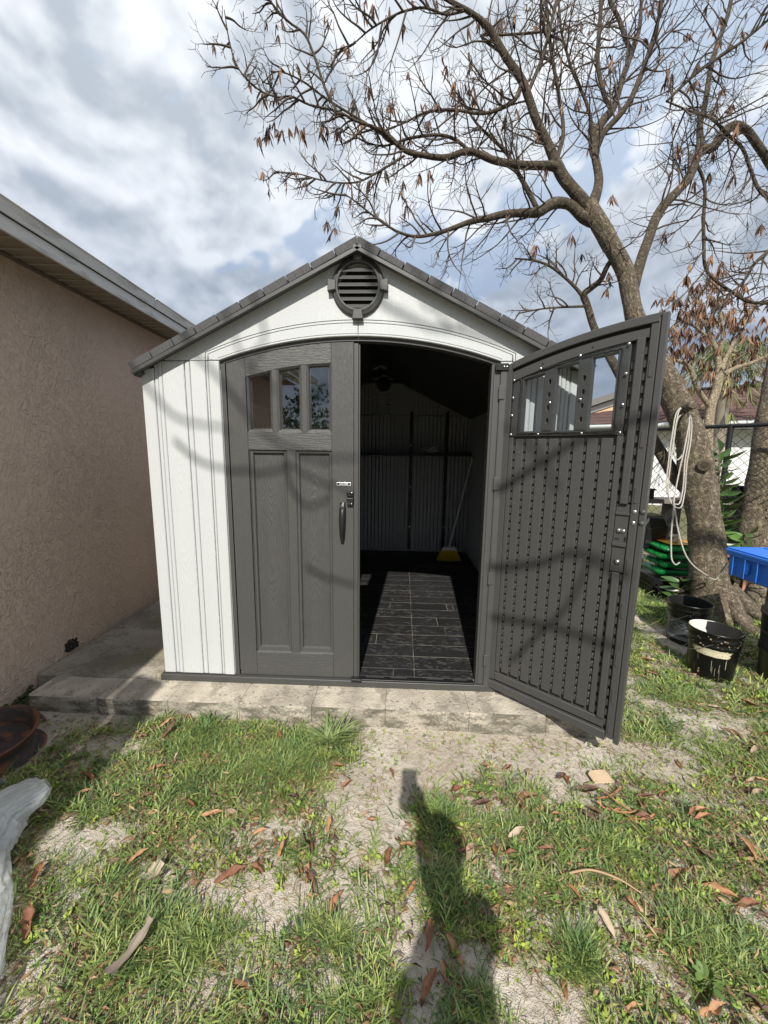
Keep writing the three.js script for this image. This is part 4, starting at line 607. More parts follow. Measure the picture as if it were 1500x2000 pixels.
// ------------------------------------------------------------ bench, pots, soil bags behind the tree
{
  const wood = M(WHITE, 0.85, { map: tex(256, 256, (u, v) => s3(mix3([0.12, 0.105, 0.09], [0.24, 0.215, 0.19], vn(u * 3, v * 60, 3, 60) * 0.6 + 0.4 * fb(u * 5, v * 20, 3, 5, 20))), true, 0.5), bumpMap: scuffTex, bumpScale: 0.001 });
  const b = thing('plank_bench', 'weathered grey plank on blocks carrying plant trays', 'bench', [3.52, 0, -2.60], 0.0);
  add(b, 'plank', rbox(-0.85, 0.85, 0.80, 0.855, -0.13, 0.13, 0.006), wood);
  for (const x of [-0.72, 0.0, 0.68]) add(b, 'support', rbox(x - 0.05, x + 0.05, groundY(3.5, -2.6) - 0.01, 0.7995, -0.1, 0.1, 0.006), M(lin(0.11, 0.105, 0.10), 0.9, { bumpMap: pebbleTex, bumpScale: 0.003 }));
  const trayM = M(lin(0.009, 0.009, 0.010), 0.4);
  const tray = (label, x, w, h, z, rot) => { const t = thing('plant_tray', label, 'tray', [x, 0.856, z], rot, 'plant trays on the plank bench'); add(t, 'floor', box(-w / 2, w / 2, 0.0, 0.01, -0.11, 0.11), trayM); for (const [a, c, d, e] of [[-w / 2, w / 2, 0.10, 0.112], [-w / 2, w / 2, -0.112, -0.10], [-w / 2, -w / 2 + 0.012, -0.0995, 0.0995], [w / 2 - 0.012, w / 2, -0.0995, 0.0995]]) add(t, 'side', rbox(a, c, 0.0105, h, d, e, 0.003, 1), trayM); const n = Math.floor(w / 0.09); for (let i = 1; i < n; i++) add(t, 'rib', rbox(-w / 2 + i * w / n - 0.006, -w / 2 + i * w / n + 0.006, 0.012, h - 0.01, 0.1125, 0.118, 0.002, 1), trayM); add(t, 'rim', rbox(-w / 2 - 0.012, w / 2 + 0.012, h - 0.02, h - 0.001, 0.1185, 0.126, 0.003, 1), trayM); const soil = new THREE.PlaneGeometry(w - 0.03, 0.19, 12, 6); soil.rotateX(-Math.PI / 2); soil.translate(0, h - 0.025, 0); add(t, 'soil', uvm(soil), M(lin(0.03, 0.022, 0.015), 1)); return t; };
  tray('black plant tray with spiky succulent at the fence end of bench', 2.98, 0.46, 0.12, -2.57, 0.05); tray('ribbed black tray on bench between the two tree trunks', 3.98, 0.50, 0.17, -2.56, -0.06);
  const pot = thing('nursery_pot', 'square black nursery pot standing behind the succulent', 'pot', [2.86, 0.857, -2.70], 0.2); add(pot, 'body', plate(rect(-0.09, 0.09, 0, 0.23), -0.09, 0.0, 0.006), trayM); add(pot, 'rim', rbox(-0.10, 0.10, 0.205, 0.229, -0.099, 0.009, 0.004, 1), trayM);
  const suc = thing('succulent', 'spiky pale green succulent in the black plant tray', 'plant', [3.02, 0.945, -2.55]); const r = rng(12), sm = M(lin(0.10, 0.19, 0.075), 0.5); for (let i = 0; i < 16; i++) { const a = i * 2.4, t = 0.03 + r() * 0.06; add(suc, 'spike', limb([[Math.cos(a) * 0.02, 0, Math.sin(a) * 0.02, 0.008], [Math.cos(a) * (0.02 + t * 0.5), 0.08, Math.sin(a) * (0.02 + t * 0.5), 0.007], [Math.cos(a) * (0.02 + t), 0.14 + r() * 0.06, Math.sin(a) * (0.02 + t), 0.001]], 5, 2), sm); }
  // tool case below the bench
  const cs = thing('equipment_case', 'black plastic case leaning under the plank bench', 'case', [3.15, 0.30, -2.42], 0.15); add(cs, 'body', plate([[-0.17, 0], [0.15, 0], [0.17, 0.26], [0.10, 0.36], [-0.08, 0.38], [-0.17, 0.22]], -0.12, 0.12, 0.015), trayM); add(cs, 'panel', plate([[-0.12, 0.05], [0.08, 0.05], [0.07, 0.25], [-0.11, 0.24]], 0.121, 0.132, 0.004), trayM); add(cs, 'lid_edge', rbox(-0.09, 0.12, 0.365, 0.385, -0.1, 0.1, 0.006), M(lin(0.12, 0.11, 0.03), 0.5));
  for (let i = 0; i < 4; i++) add(cs, 'foot', rbox(-0.15 + (i % 2) * 0.26, -0.12 + (i % 2) * 0.26, -0.03, -0.001, i < 2 ? -0.1 : 0.07, i < 2 ? -0.07 : 0.1, 0.003, 1), trayM);
  // plastic lattice crate that carries the soil bags
  const cr = thing('lattice_crate', 'black lattice crate under the green soil bags', 'crate', [3.40, groundY(3.4, -2.2) - 0.002, -2.22], -0.08); for (const [w, d, rot, z, x] of [[0.66, 0, 0, 0.19, 0], [0.66, 0, 0, -0.19, 0], [0.38, 0, Math.PI / 2, 0, 0.33], [0.38, 0, Math.PI / 2, 0, -0.33]]) { const hs = [], n = Math.floor(w / 0.05); for (let i = 0; i < n; i++) for (let k = 0; k < 3; k++) { const cx = -w / 2 + 0.03 + i * 0.05, cy = 0.045 + k * 0.05; hs.push([[cx - 0.016, cy], [cx, cy - 0.016], [cx + 0.016, cy], [cx, cy + 0.016]].filter(() => cx < w / 2 - 0.02)); } const g = plate(rect(-w / 2, w / 2, 0, 0.20), -0.005, 0.005, 0, hs.filter((q) => q.length)); g.rotateY(rot); g.translate(x, 0, z); add(cr, 'side', g, trayM); } add(cr, 'top', box(-0.325, 0.325, 0.2005, 0.212, -0.184, 0.184), trayM);
  const c = document.createElement('canvas'); c.width = 512; c.height = 256; const x = c.getContext('2d'); x.fillStyle = '#0c7a38'; x.fillRect(0, 0, 512, 256); x.fillStyle = '#0a5c2c'; for (let i = 0; i < 6; i++) x.fillRect(0, i * 44, 512, 12); x.fillStyle = '#e8efe8'; const rr = rng(2); for (let i = 0; i < 9; i++) x.fillRect(150 + i * 24, 110, 9 + rr() * 12, 26); for (let i = 0; i < 7; i++) x.fillRect(190 + i * 20, 146, 8 + rr() * 8, 12); const gt = new THREE.CanvasTexture(c); gt.colorSpace = THREE.SRGBColorSpace; gt.wrapS = gt.wrapT = THREE.RepeatWrapping;
  const green = M(WHITE, 0.24, { map: gt });
  const c2 = document.createElement('canvas'); c2.width = 512; c2.height = 256; const y2 = c2.getContext('2d'); y2.fillStyle = '#d8a51f'; y2.fillRect(0, 0, 512, 256); y2.fillStyle = '#b8402a'; y2.fillRect(0, 0, 512, 46); y2.fillStyle = '#f0dfa0'; y2.fillRect(0, 120, 512, 18); y2.fillStyle = '#2b2a20'; y2.beginPath(); y2.ellipse(330, 186, 90, 22, 0, 0, 7); y2.fill(); const yt = new THREE.CanvasTexture(c2); yt.colorSpace = THREE.SRGBColorSpace; yt.wrapS = yt.wrapT = THREE.RepeatWrapping; const yellow = M(WHITE, 0.26, { map: yt });
  const names = ['lowest green plastic soil bag in the stack on the crate', 'second green plastic soil bag from the crate up', 'third green plastic soil bag in the stack on the crate', 'topmost soil bag with yellow and orange upper side'];
  for (let k = 0; k < 4; k++) {
    const g = new RoundedBoxGeometry(0.62, 0.098, 0.36, 8, 0.045), p = g.attributes.position; for (let i = 0; i < p.count; i++) { const q = V().fromBufferAttribute(p, i), n = inz.noise(q.x * 7 + k * 9, q.y * 12, q.z * 7) * 0.016 + inz.noise(q.x * 22 + k, q.y * 22, q.z * 22) * 0.006, e = 1 - 0.5 * Math.pow(Math.abs(q.x) / 0.31, 4); p.setXYZ(i, q.x, q.y * e * 0.95 + n, q.z + n * 1.4); } g.computeVertexNormals();
    const uv = new Float32Array(p.count * 2); for (let i = 0; i < p.count; i++) { uv[2 * i] = p.getX(i) * 1.6 + 0.5; uv[2 * i + 1] = p.getY(i) * 3 + p.getZ(i) * 1.2 + 0.5; } g.setAttribute('uv', new THREE.BufferAttribute(uv, 2));
    const t = thing('soil_bag', names[k], 'bag', [3.40 + (k % 2) * 0.02, 0.092 + k * 0.088, -2.20 + (k % 2) * 0.015], -0.08 + (k % 2) * 0.06, 'soil bags stacked on the crate'); add(t, 'sack', g, green); if (k === 3) { const top = new THREE.PlaneGeometry(0.5, 0.28, 16, 8), tp = top.attributes.position; for (let i = 0; i < tp.count; i++) tp.setZ(i, 0.006 + 0.004 * inz.noise(tp.getX(i) * 9, tp.getY(i) * 9, 3)); top.rotateX(-Math.PI / 2); top.translate(0, 0.050, 0.01); add(t, 'top_print', top, yellow); }
  }
  const fig = thing('garden_figurine', 'small cream stone figurine on top of the soil bags', 'figurine', [3.28, 0.418, -2.12]); add(fig, 'body', revolve([[0.001, 0], [0.026, 0], [0.028, 0.02], [0.02, 0.05], [0.012, 0.062], [0.018, 0.072], [0.018, 0.086], [0.001, 0.097]], 16), M(lin(0.45, 0.40, 0.29), 0.8));
}

// ------------------------------------------------------------ rusty wheel rim against the house, tent peg, plastic sheet
{
  const rust = M(WHITE, 0.75, { map: tex(512, 512, (u, v) => { const a = fb(u * 8, v * 8, 6, 8), b = fb(u * 30 + 3, v * 30, 3, 30); return s3(mix3(mix3([0.045, 0.035, 0.032], [0.16, 0.065, 0.03], sst(0.42, 0.62, a)), [0.22, 0.10, 0.04], 0.5 * sst(0.6, 0.8, b))); }, true, 1), bumpMap: pebbleTex, bumpScale: 0.002 });
  const w = thing('wheel_rim', 'rusty steel wheel rim lying flat beside the concrete pad', 'wheel rim', [-1.735, -0.165, 0.555]); w.rotation.set(0.09, 0, -0.05);
  const prof = [[0.196, 0.001], [0.212, 0.0], [0.215, 0.010], [0.205, 0.018], [0.192, 0.022], [0.190, 0.045], [0.178, 0.052], [0.168, 0.075], [0.168, 0.105], [0.182, 0.125], [0.186, 0.148], [0.198, 0.154], [0.203, 0.166], [0.198, 0.170], [0.186, 0.162], [0.178, 0.146], [0.174, 0.126], [0.160, 0.104], [0.160, 0.076], [0.170, 0.05], [0.182, 0.042], [0.186, 0.020], [0.196, 0.001]];
  add(w, 'barrel', revolve(prof, 64), rust);
  add(w, 'centre_disc', revolve([[0.162, 0.09], [0.15, 0.083], [0.12, 0.075], [0.085, 0.088], [0.06, 0.09], [0.036, 0.084], [0.035, 0.074], [0.06, 0.079], [0.085, 0.078], [0.12, 0.065], [0.15, 0.073], [0.162, 0.08]], 48), rust);
  for (let i = 0; i < 5; i++) { const a = i * 1.2566; add(w, 'stud_boss', cyl([Math.cos(a) * 0.06, 0.085, Math.sin(a) * 0.06], [Math.cos(a) * 0.06, 0.096, Math.sin(a) * 0.06], 0.009, 0.008, 10), rust); }
  for (let i = 0; i < 44; i++) { const a = i / 44 * 6.2832; if (i % 2) continue; const g = new THREE.SphereGeometry(0.005, 6, 5); g.translate(Math.cos(a) * 0.189, 0.03, Math.sin(a) * 0.189); add(w, 'rivet', g, rust); }
  const pg = thing('metal_stake', 'short grey metal stake with a flat head beside the wheel rim', 'stake', [-1.475, -0.165, 0.70]); pg.rotation.set(0.25, 0, 0.22); add(pg, 'shank', cyl([0, 0, 0], [0, 0.075, 0], 0.006, 0.007, 10), M(lin(0.25, 0.25, 0.25), 0.45, { metalness: 0.6 })); add(pg, 'head', cyl([0, 0.075, 0], [0, 0.087, 0], 0.013, 0.012, 14), M(lin(0.30, 0.30, 0.30), 0.45, { metalness: 0.6 }));
}
{
  // a loose bag of thin film: rounded section along a bent spine, pinched and folded
  const spine = [[-1.165, 0.02, 0.83, 0.022], [-1.185, 0.01, 0.855, 0.05], [-1.25, -0.02, 0.90, 0.075], [-1.27, -0.06, 0.99, 0.085], [-1.245, -0.08, 1.08, 0.085], [-1.14, -0.09, 1.21, 0.10], [-1.05, -0.09, 1.31, 0.10], [-0.98, -0.09, 1.42, 0.11], [-0.94, -0.09, 1.55, 0.12]];
  const g = limb(spine, 96, 16), p = g.attributes.position, cv = new THREE.CatmullRomCurve3(spine.map((q) => V(q[0], q[1], q[2])), false, 'centripetal');
  { const rings = p.count / 97; for (let i = 0; i < rings; i++) { const t = i / (rings - 1), c = cv.getPoint(t); for (let j = 0; j <= 96; j++) { const k = i * 97 + j, a = (j % 96) / 96 * 6.2832, d = V().fromBufferAttribute(p, k).sub(c), rid = (f, s) => 1 - 2 * Math.abs(inz.noise(Math.cos(a) * f + s, Math.sin(a) * f, t * f * 1.6 + s)); const n = 1 + 0.20 * rid(1.3, 1.1) + 0.15 * rid(2.8, 4.2) + 0.09 * rid(6.5, 7.7) + 0.05 * rid(14, 2.3) + 0.02 * rid(30, 5.3); d.multiplyScalar(n); d.y *= 0.62; const y = Math.max(c.y + d.y, groundY(c.x + d.x, c.z + d.z) + 0.012); p.setXYZ(k, c.x + d.x, y, c.z + d.z); } } }
  g.computeVertexNormals();
  solo('film_bag', g, M(lin(0.95, 0.96, 0.97), 0.22, { physical: true, transmission: 0.72, thickness: 0, side: THREE.DoubleSide }), 'crumpled translucent white plastic bag lying on the grass', 'bag');
}

// ------------------------------------------------------------ trees
const barkTex = tex(1024, 1024, (u, v) => {
  const a = fb(u * 6, v * 6, 6, 6), l = fb(u * 16 + 3, v * 16, 5, 16), l2 = fb(u * 46 + 9, v * 46, 3, 46), cr = sst(0.06, 0.0, Math.abs(fb(u * 20, v * 9 + 2, 4, 20, 9) - 0.5));
  let c = mix3([0.085, 0.066, 0.046], [0.19, 0.155, 0.11], a); c = mix3(c, [0.39, 0.355, 0.28], 0.6 * sst(0.54, 0.72, l) + 0.4 * sst(0.58, 0.72, l2)); c = mix3(c, [0.035, 0.028, 0.02], 0.7 * cr); c = mix3(c, [0.17, 0.17, 0.09], 0.35 * sst(0.6, 0.75, fb(u * 5 + 7, v * 5, 4, 5))); return s3(c);
}, true, 0.34);
const barkBump = tex(1024, 1024, (u, v) => 0.45 * fb(u * 14, v * 12, 5, 14, 12) + 0.35 * fb(u * 60, v * 60, 3, 60) - 0.4 * sst(0.06, 0.0, Math.abs(fb(u * 20, v * 9 + 2, 4, 20, 9) - 0.5)), false, 0.34);
const bark = M(lin(0.76, 0.72, 0.67), 0.92, { map: barkTex, bumpMap: barkBump, bumpScale: 0.014 });
const limbBark = M(lin(0.40, 0.36, 0.32), 0.92, { map: barkTex, bumpMap: barkBump, bumpScale: 0.008 });
const twigBark = M(lin(0.075, 0.057, 0.044), 0.9);
const dryLeaf = [[0.115, 0.058, 0.034], [0.17, 0.085, 0.045], [0.24, 0.135, 0.075], [0.085, 0.045, 0.03]].map((c) => M(lin(...c), 0.75, { side: THREE.DoubleSide }));
// a lance-shaped blade along +y, folded on its midrib and curled
function blade(len, wid, fold = 0.35, curl = 0.2, n = 4) {
  const p = [], idx = []; for (let i = 0; i <= n; i++) { const t = i / n, w = wid / 2 * Math.pow(Math.sin(Math.PI * Math.min(0.985, 0.03 + t * 0.97)), 0.8), a = curl * t * 2, y = len * (t - 0.12 * curl * t * t), z = len * curl * t * t * 0.5; p.push(-w, y, z + w * fold, 0, y, z, w, y, z + w * fold); }
  for (let i = 0; i < n; i++) { const a = i * 3; idx.push(a, a + 1, a + 3, a + 1, a + 4, a + 3, a + 1, a + 2, a + 4, a + 2, a + 5, a + 4); }
  const g = new THREE.BufferGeometry(); g.setAttribute('position', new THREE.Float32BufferAttribute(p, 3)); g.setIndex(idx); g.computeVertexNormals(); return g;
}
const pose = (g, pos, dir, roll = 0, s = 1) => { const h = g.clone(), q = new THREE.Quaternion().setFromUnitVectors(V(0, 1, 0), dir.clone().normalize()); h.rotateY(roll); h.scale(s, s, s); h.applyQuaternion(q); h.translate(pos.x, pos.y, pos.z); return h; };
const rv = (r) => V(r() - 0.5, r() - 0.5, r() - 0.5).multiplyScalar(2);
// twigs of one limb: arching shoots that fork and bend up at their tips; returns geometries and collects tips
function shoots(pts, r, o) {
  const out = [], c = new THREE.CatmullRomCurve3(pts.map((p) => V(p[0], p[1], p[2])), false, 'centripetal');
  const grow = (p, d, len, rad, lv) => {
    const n = lv ? 4 : 6, q = [[p.x, p.y, p.z, rad]]; let cur = p.clone(), dir = d.clone().normalize(); const bend = rv(r).multiplyScalar(o.bend || 0.55), kids = [];
    for (let i = 1; i <= n; i++) { const t = i / n; dir.add(bend.clone().multiplyScalar(1 / n)).add(V(0, (o.droop || 0) * (t < 0.6 ? -0.16 : 0.34) + (o.lift || 0.06), 0)).add(rv(r).multiplyScalar(0.24)).normalize(); cur = cur.clone().addScaledVector(dir, len / n); q.push([cur.x, cur.y, cur.z, Math.max(0.0016, rad * (1 - 0.74 * t))]); if (i > 1 || lv) kids.push([cur.clone(), dir.clone(), rad * (1 - 0.7 * t)]); }
    out.push(limb(q, lv < 1 ? 5 : 4, 2)); if (lv >= 1 || r() < 0.4) (o.tips || []).push([cur, dir]);
    // buds
    if (lv < o.levels) { const k = lv ? 2 : (o.kids || 5); for (let i = 0; i < k; i++) { const [kp, kd, kr] = kids[Math.floor(r() * kids.length)], side = kd.clone().cross(rv(r)).normalize(); grow(kp, kd.clone().multiplyScalar(0.6).addScaledVector(side, 0.5 + r() * 0.5), len * (0.30 + 0.38 * r()), Math.max(0.0022, kr * 0.7), lv + 1); } }
  };
  for (let i = 0; i < o.count; i++) { const t = mix(o.from || 0.15, 1, (i + r()) / o.count), p = c.getPoint(t), T = c.getTangent(t), side = T.clone().cross(rv(r)).normalize(); side.z *= 0.75; if (o.up) side.y = Math.abs(side.y) * 0.9 + 0.1; grow(p, T.clone().multiplyScalar(0.35 + 0.5 * r()).addScaledVector(side, 0.8), (o.len || 0.6) * (1.15 - 0.6 * t) * (0.55 + 0.75 * r()), o.rad || 0.0045, 0); }
  return out;
}
function hangingLeaves(parent, name, p, r, n, len, mat) {
  const gs = []; for (let i = 0; i < n; i++) { const d = V((r() - 0.5) * 0.9, -1, (r() - 0.5) * 0.9), s = 0.6 + 0.6 * r(); gs.push(pose(blade(len, len * 0.17, 0.9, (r() - 0.5) * 0.6, 3), p.clone().add(rv(r).multiplyScalar(0.004)), d, r() * 6.28, s)); }
  return add(parent, name, cat(gs), mat);
}
const LIMBS = {
  trunk: [[3.357,-0.228,-1.573,0.2509],[3.316,0.021,-1.61,0.1801],[3.287,0.22,-1.64,0.1516],[3.282,0.564,-1.715,0.1444],[3.254,0.813,-1.763,0.1416],[3.194,1.163,-1.825,0.15],[3.118,1.565,-1.896,0.1306],[2.927,2.018,-1.97,0.1195],[2.742,2.345,-2.014,0.1038],[2.555,2.732,-2.068,0.0847],[2.499,2.974,-2.104,0.0782],[2.454,3.166,-2.132,0.0797],[2.311,3.412,-2.155,0.0779],[2.153,3.672,-2.19,0.081],[2.038,3.816,-2.198,0.0763]],
  A: [[2.064,3.776,-2.192,0.0716],[1.891,3.928,-2.169,0.0636],[1.764,4.062,-2.165,0.0609],[1.699,4.16,-2.158,0.0592],[1.608,4.331,-2.161,0.0469],[1.481,4.516,-2.144,0.045],[1.386,4.702,-2.129,0.0435],[1.323,4.826,-2.126,0.0421],[1.14,5.001,-2.086,0.0389],[0.961,5.201,-2.05,0.0334],[0.816,5.27,-2.014,0.0238],[0.634,5.322,-1.975,0.0201],[0.42,5.389,-1.937,0.017]],
  B: [[1.764,4.065,-2.155,0.0483],[1.709,4.121,-2.152,0.0495],[1.53,4.109,-2.103,0.0417],[1.396,4.093,-2.075,0.0398],[1.242,4.076,-2.026,0.0388],[1.048,4.082,-1.979,0.0347],[0.819,4.129,-1.937,0.0294],[0.603,4.035,-1.873,0.0297],[0.403,4.021,-1.822,0.0255],[0.226,4.033,-1.777,0.0228],[0.083,4.126,-1.746,0.0199],[-0.003,4.167,-1.729,0.016],[-0.202,4.206,-1.687,0.0132],[-0.366,4.253,-1.647,0.0112],[-0.59,4.267,-1.6,0.0095],[-0.747,4.31,-1.57,0.0084],[-0.836,4.274,-1.531,0.0075],[-0.975,4.304,-1.51,0.0075],[-1.1,4.392,-1.499,0.0076],[-1.174,4.496,-1.492,0.0073],[-1.227,4.676,-1.508,0.0062],[-1.265,4.899,-1.532,0.0041]],
  C: [[2.169,3.638,-2.195,0.0568],[2.02,3.696,-2.188,0.0601],[1.87,3.814,-2.191,0.0523],[1.709,3.814,-2.165,0.0587],[1.552,3.715,-2.123,0.0535],[1.39,3.69,-2.092,0.0441],[1.212,3.66,-2.05,0.0384],[1.037,3.6,-2.004,0.0346],[0.868,3.541,-1.947,0.0285],[0.66,3.443,-1.883,0.0223],[0.494,3.371,-1.825,0.0178],[0.331,3.328,-1.772,0.0154],[0.189,3.352,-1.75,0.0135],[0.08,3.399,-1.733,0.0119],[-0.046,3.473,-1.719,0.01],[-0.203,3.582,-1.71,0.0079],[-0.312,3.645,-1.695,0.0059]],
  D: [[2.094,3.798,-2.207,0.0692],[2.172,4.016,-2.275,0.0509],[2.185,4.152,-2.317,0.0436],[2.164,4.377,-2.392,0.0408],[2.155,4.54,-2.448,0.047],[2.246,4.743,-2.513,0.0504],[2.386,4.938,-2.59,0.0456],[2.458,5.13,-2.653,0.0368],[2.536,5.363,-2.723,0.0319],[2.637,5.626,-2.809,0.0294],[2.738,5.942,-2.903,0.0228],[2.777,6.334,-3.007,0.0169]],
  D2: [[2.155,4.54,-2.448,0.0271],[2.137,4.688,-2.46,0.0195],[2.076,4.887,-2.469,0.0182],[1.98,5.063,-2.472,0.0174],[1.89,5.217,-2.473,0.0158],[1.821,5.39,-2.477,0.0142],[1.769,5.521,-2.475,0.013],[1.718,5.876,-2.509,0.011]],
  D3: [[2.386,4.938,-2.59,0.0257],[2.314,5.077,-2.629,0.0234],[2.278,5.255,-2.676,0.0235],[2.251,5.478,-2.73,0.0256],[2.267,5.746,-2.793,0.0246],[2.293,6.055,-2.863,0.0245],[2.299,6.313,-2.924,0.0217]],
  D4: [[2.637,5.626,-2.809,0.0263],[2.579,5.793,-2.853,0.0251],[2.526,5.999,-2.904,0.025],[2.45,6.191,-2.951,0.0228],[2.402,6.352,-2.995,0.0214]],
  D5: [[2.188,4.465,-2.427,0.0392],[2.254,4.616,-2.433,0.0364],[2.39,4.758,-2.42,0.0332],[2.488,4.906,-2.417,0.0307],[2.582,5.167,-2.431,0.0273],[2.629,5.358,-2.422,0.0217],[2.668,5.526,-2.43,0.0187],[2.708,5.784,-2.441,0.0161]],
  E: [[2.521,2.928,-2.107,0.06],[2.584,3.177,-2.159,0.0558],[2.635,3.325,-2.204,0.0548],[2.727,3.557,-2.275,0.0531],[2.806,3.751,-2.339,0.0549],[2.896,3.9,-2.386,0.0526],[3.044,4.056,-2.436,0.0478],[3.193,4.222,-2.509,0.0472],[3.3,4.439,-2.587,0.0439],[3.37,4.653,-2.664,0.0379],[3.389,4.884,-2.732,0.0339],[3.445,5.065,-2.782,0.0306],[3.558,5.598,-2.921,0.029],[3.661,5.902,-3.003,0.0284],[3.766,6.17,-3.08,0.0254],[3.835,6.442,-3.145,0.0222]],
  E2: [[3.371,4.599,-2.656,0.0393],[3.512,4.627,-2.686,0.0469],[3.663,4.808,-2.761,0.0525],[3.823,4.937,-2.828,0.0426],[3.988,4.917,-2.871,0.0351],[4.157,4.783,-2.897,0.0376],[4.318,4.628,-2.92,0.0383],[4.544,4.376,-2.949,0.0426]],
  E3: [[2.892,4.943,-2.519,0.0081],[3.171,4.892,-2.572,0.0116],[3.435,4.859,-2.628,0.0146],[3.641,4.743,-2.668,0.018],[3.85,4.639,-2.711,0.0185],[3.987,4.454,-2.738,0.0195],[4.121,4.281,-2.766,0.0209],[4.306,4.193,-2.81,0.0232],[4.616,4.058,-2.852,0.0255]],
  E4: [[2.892,4.943,-2.519,0.0153],[3.03,5.077,-2.515,0.0174],[3.244,5.255,-2.531,0.0167],[3.446,5.37,-2.516,0.0162],[3.651,5.513,-2.516,0.0143],[3.822,5.657,-2.515,0.0145]],
  G: [[3.3,4.439,-2.587,0.0184],[3.451,4.248,-2.634,0.0181],[3.486,3.897,-2.631,0.0194],[3.527,3.671,-2.638,0.0192],[3.581,3.418,-2.64,0.0182],[3.707,3.3,-2.647,0.018],[3.952,3.163,-2.665,0.0186],[4.136,3.091,-2.692,0.0206],[4.423,3.088,-2.742,0.0198]],
  G2: [[4.457,3.744,-2.746,0.0256],[4.213,3.561,-2.687,0.0226],[4.084,3.438,-2.643,0.0185],[3.999,3.293,-2.606,0.0159],[3.847,3.147,-2.568,0.0113],[3.663,3.07,-2.528,0.0082]],
  F: [[3.213,0.987,-1.799,0.0978],[3.135,1.075,-1.951,0.0726],[3.02,1.306,-2.054,0.0664],[2.886,1.572,-2.141,0.0623],[2.599,2.167,-2.264,0.0538],[2.325,2.658,-2.351,0.0451],[2.285,2.745,-2.363,0.0413],[2.214,2.968,-2.395,0.0392],[2.17,3.057,-2.388,0.039],[2.232,3.112,-2.358,0.0352],[2.287,3.158,-2.286,0.0319],[2.301,3.253,-2.201,0.0281],[2.339,3.326,-2.153,0.0255]],
  F2: [[2.192,3.007,-2.391,0.0264],[2.081,3.127,-2.395,0.0197],[1.944,3.236,-2.387,0.0174],[1.787,3.332,-2.375,0.0151],[1.616,3.379,-2.356,0.0132],[1.404,3.388,-2.329,0.0089]],
  F3: [[2.237,2.941,-2.392,0.0172],[1.957,2.923,-2.368,0.0123],[1.734,2.9,-2.346,0.01],[1.465,2.84,-2.306,0.0075]],
  B2: [[-0.366,4.253,-1.647,0.0123],[-0.453,4.394,-1.646,0.0127],[-0.559,4.676,-1.665,0.0126],[-0.644,4.842,-1.668,0.0112],[-0.79,4.941,-1.668,0.0086],[-0.918,5.076,-1.674,0.0092],[-0.959,5.128,-1.67,0.0077]],
  B3: [[0.222,4.033,-1.777,0.0162],[0.018,4.159,-1.769,0.0142],[-0.192,4.275,-1.759,0.0122],[-0.463,4.419,-1.75,0.0105],[-0.709,4.575,-1.745,0.0084],[-0.905,4.62,-1.724,0.0058],[-1.007,4.512,-1.683,0.0046]],
  B4: [[0.819,4.129,-1.937,0.0181],[0.706,4.205,-1.924,0.0173],[0.557,4.247,-1.915,0.0151],[0.266,4.199,-1.876,0.0136],[0.127,4.143,-1.851,0.0121],[0.012,4.103,-1.82,0.0085],[-0.198,4.169,-1.823,0.0076],[-0.387,4.41,-1.843,0.0062]],
  B5: [[0.222,3.995,-1.781,0.0128],[-0.004,3.844,-1.739,0.0109],[-0.185,3.744,-1.706,0.0088],[-0.366,3.726,-1.686,0.0078],[-0.547,3.748,-1.672,0.0071],[-0.704,3.784,-1.662,0.0053],[-0.905,3.797,-1.646,0.0043]],
  A2: [[1.323,4.826,-2.126,0.0263],[1.244,4.64,-2.074,0.0238],[1.073,4.525,-2.029,0.0182],[0.927,4.473,-1.995,0.0149],[0.638,4.48,-1.954,0.013],[0.401,4.423,-1.906,0.0118],[0.217,4.312,-1.861,0.0086],[-0.058,4.191,-1.811,0.0051]],
  A3: [[0.725,5.274,-1.991,0.0129],[0.563,5.222,-1.957,0.0111],[0.379,5.255,-1.935,0.011],[0.198,5.199,-1.898,0.0099],[0.065,5.117,-1.86,0.009],[-0.11,4.983,-1.812,0.0077],[-0.239,4.85,-1.766,0.006],[-0.411,4.762,-1.725,0.0043]],
  A4: [[1.699,4.16,-2.158,0.0219],[1.779,4.485,-2.252,0.0209],[1.74,4.851,-2.329,0.0195],[1.669,5.271,-2.412,0.0196],[1.628,5.645,-2.49,0.0179],[1.605,5.921,-2.552,0.0181]],
  A5: [[1.385,4.75,-2.137,0.0218],[1.5,5.046,-2.147,0.0192],[1.573,5.358,-2.179,0.0166],[1.618,5.571,-2.194,0.0141]],
  A6: [[1.13,5.011,-2.087,0.0127],[0.917,5.207,-2.13,0.0155],[1.112,5.241,-2.163,0.0107],[1.358,5.28,-2.199,0.0124],[1.631,5.338,-2.239,0.0125]],
  H1: [[1.552,3.715,-2.123,0.0288],[1.431,3.919,-2.13,0.0265],[1.321,4.077,-2.13,0.0221],[1.213,4.233,-2.13,0.0192],[1.057,4.362,-2.124,0.0148],[0.903,4.489,-2.118,0.0115],[0.748,4.711,-2.127,0.0079]]
};
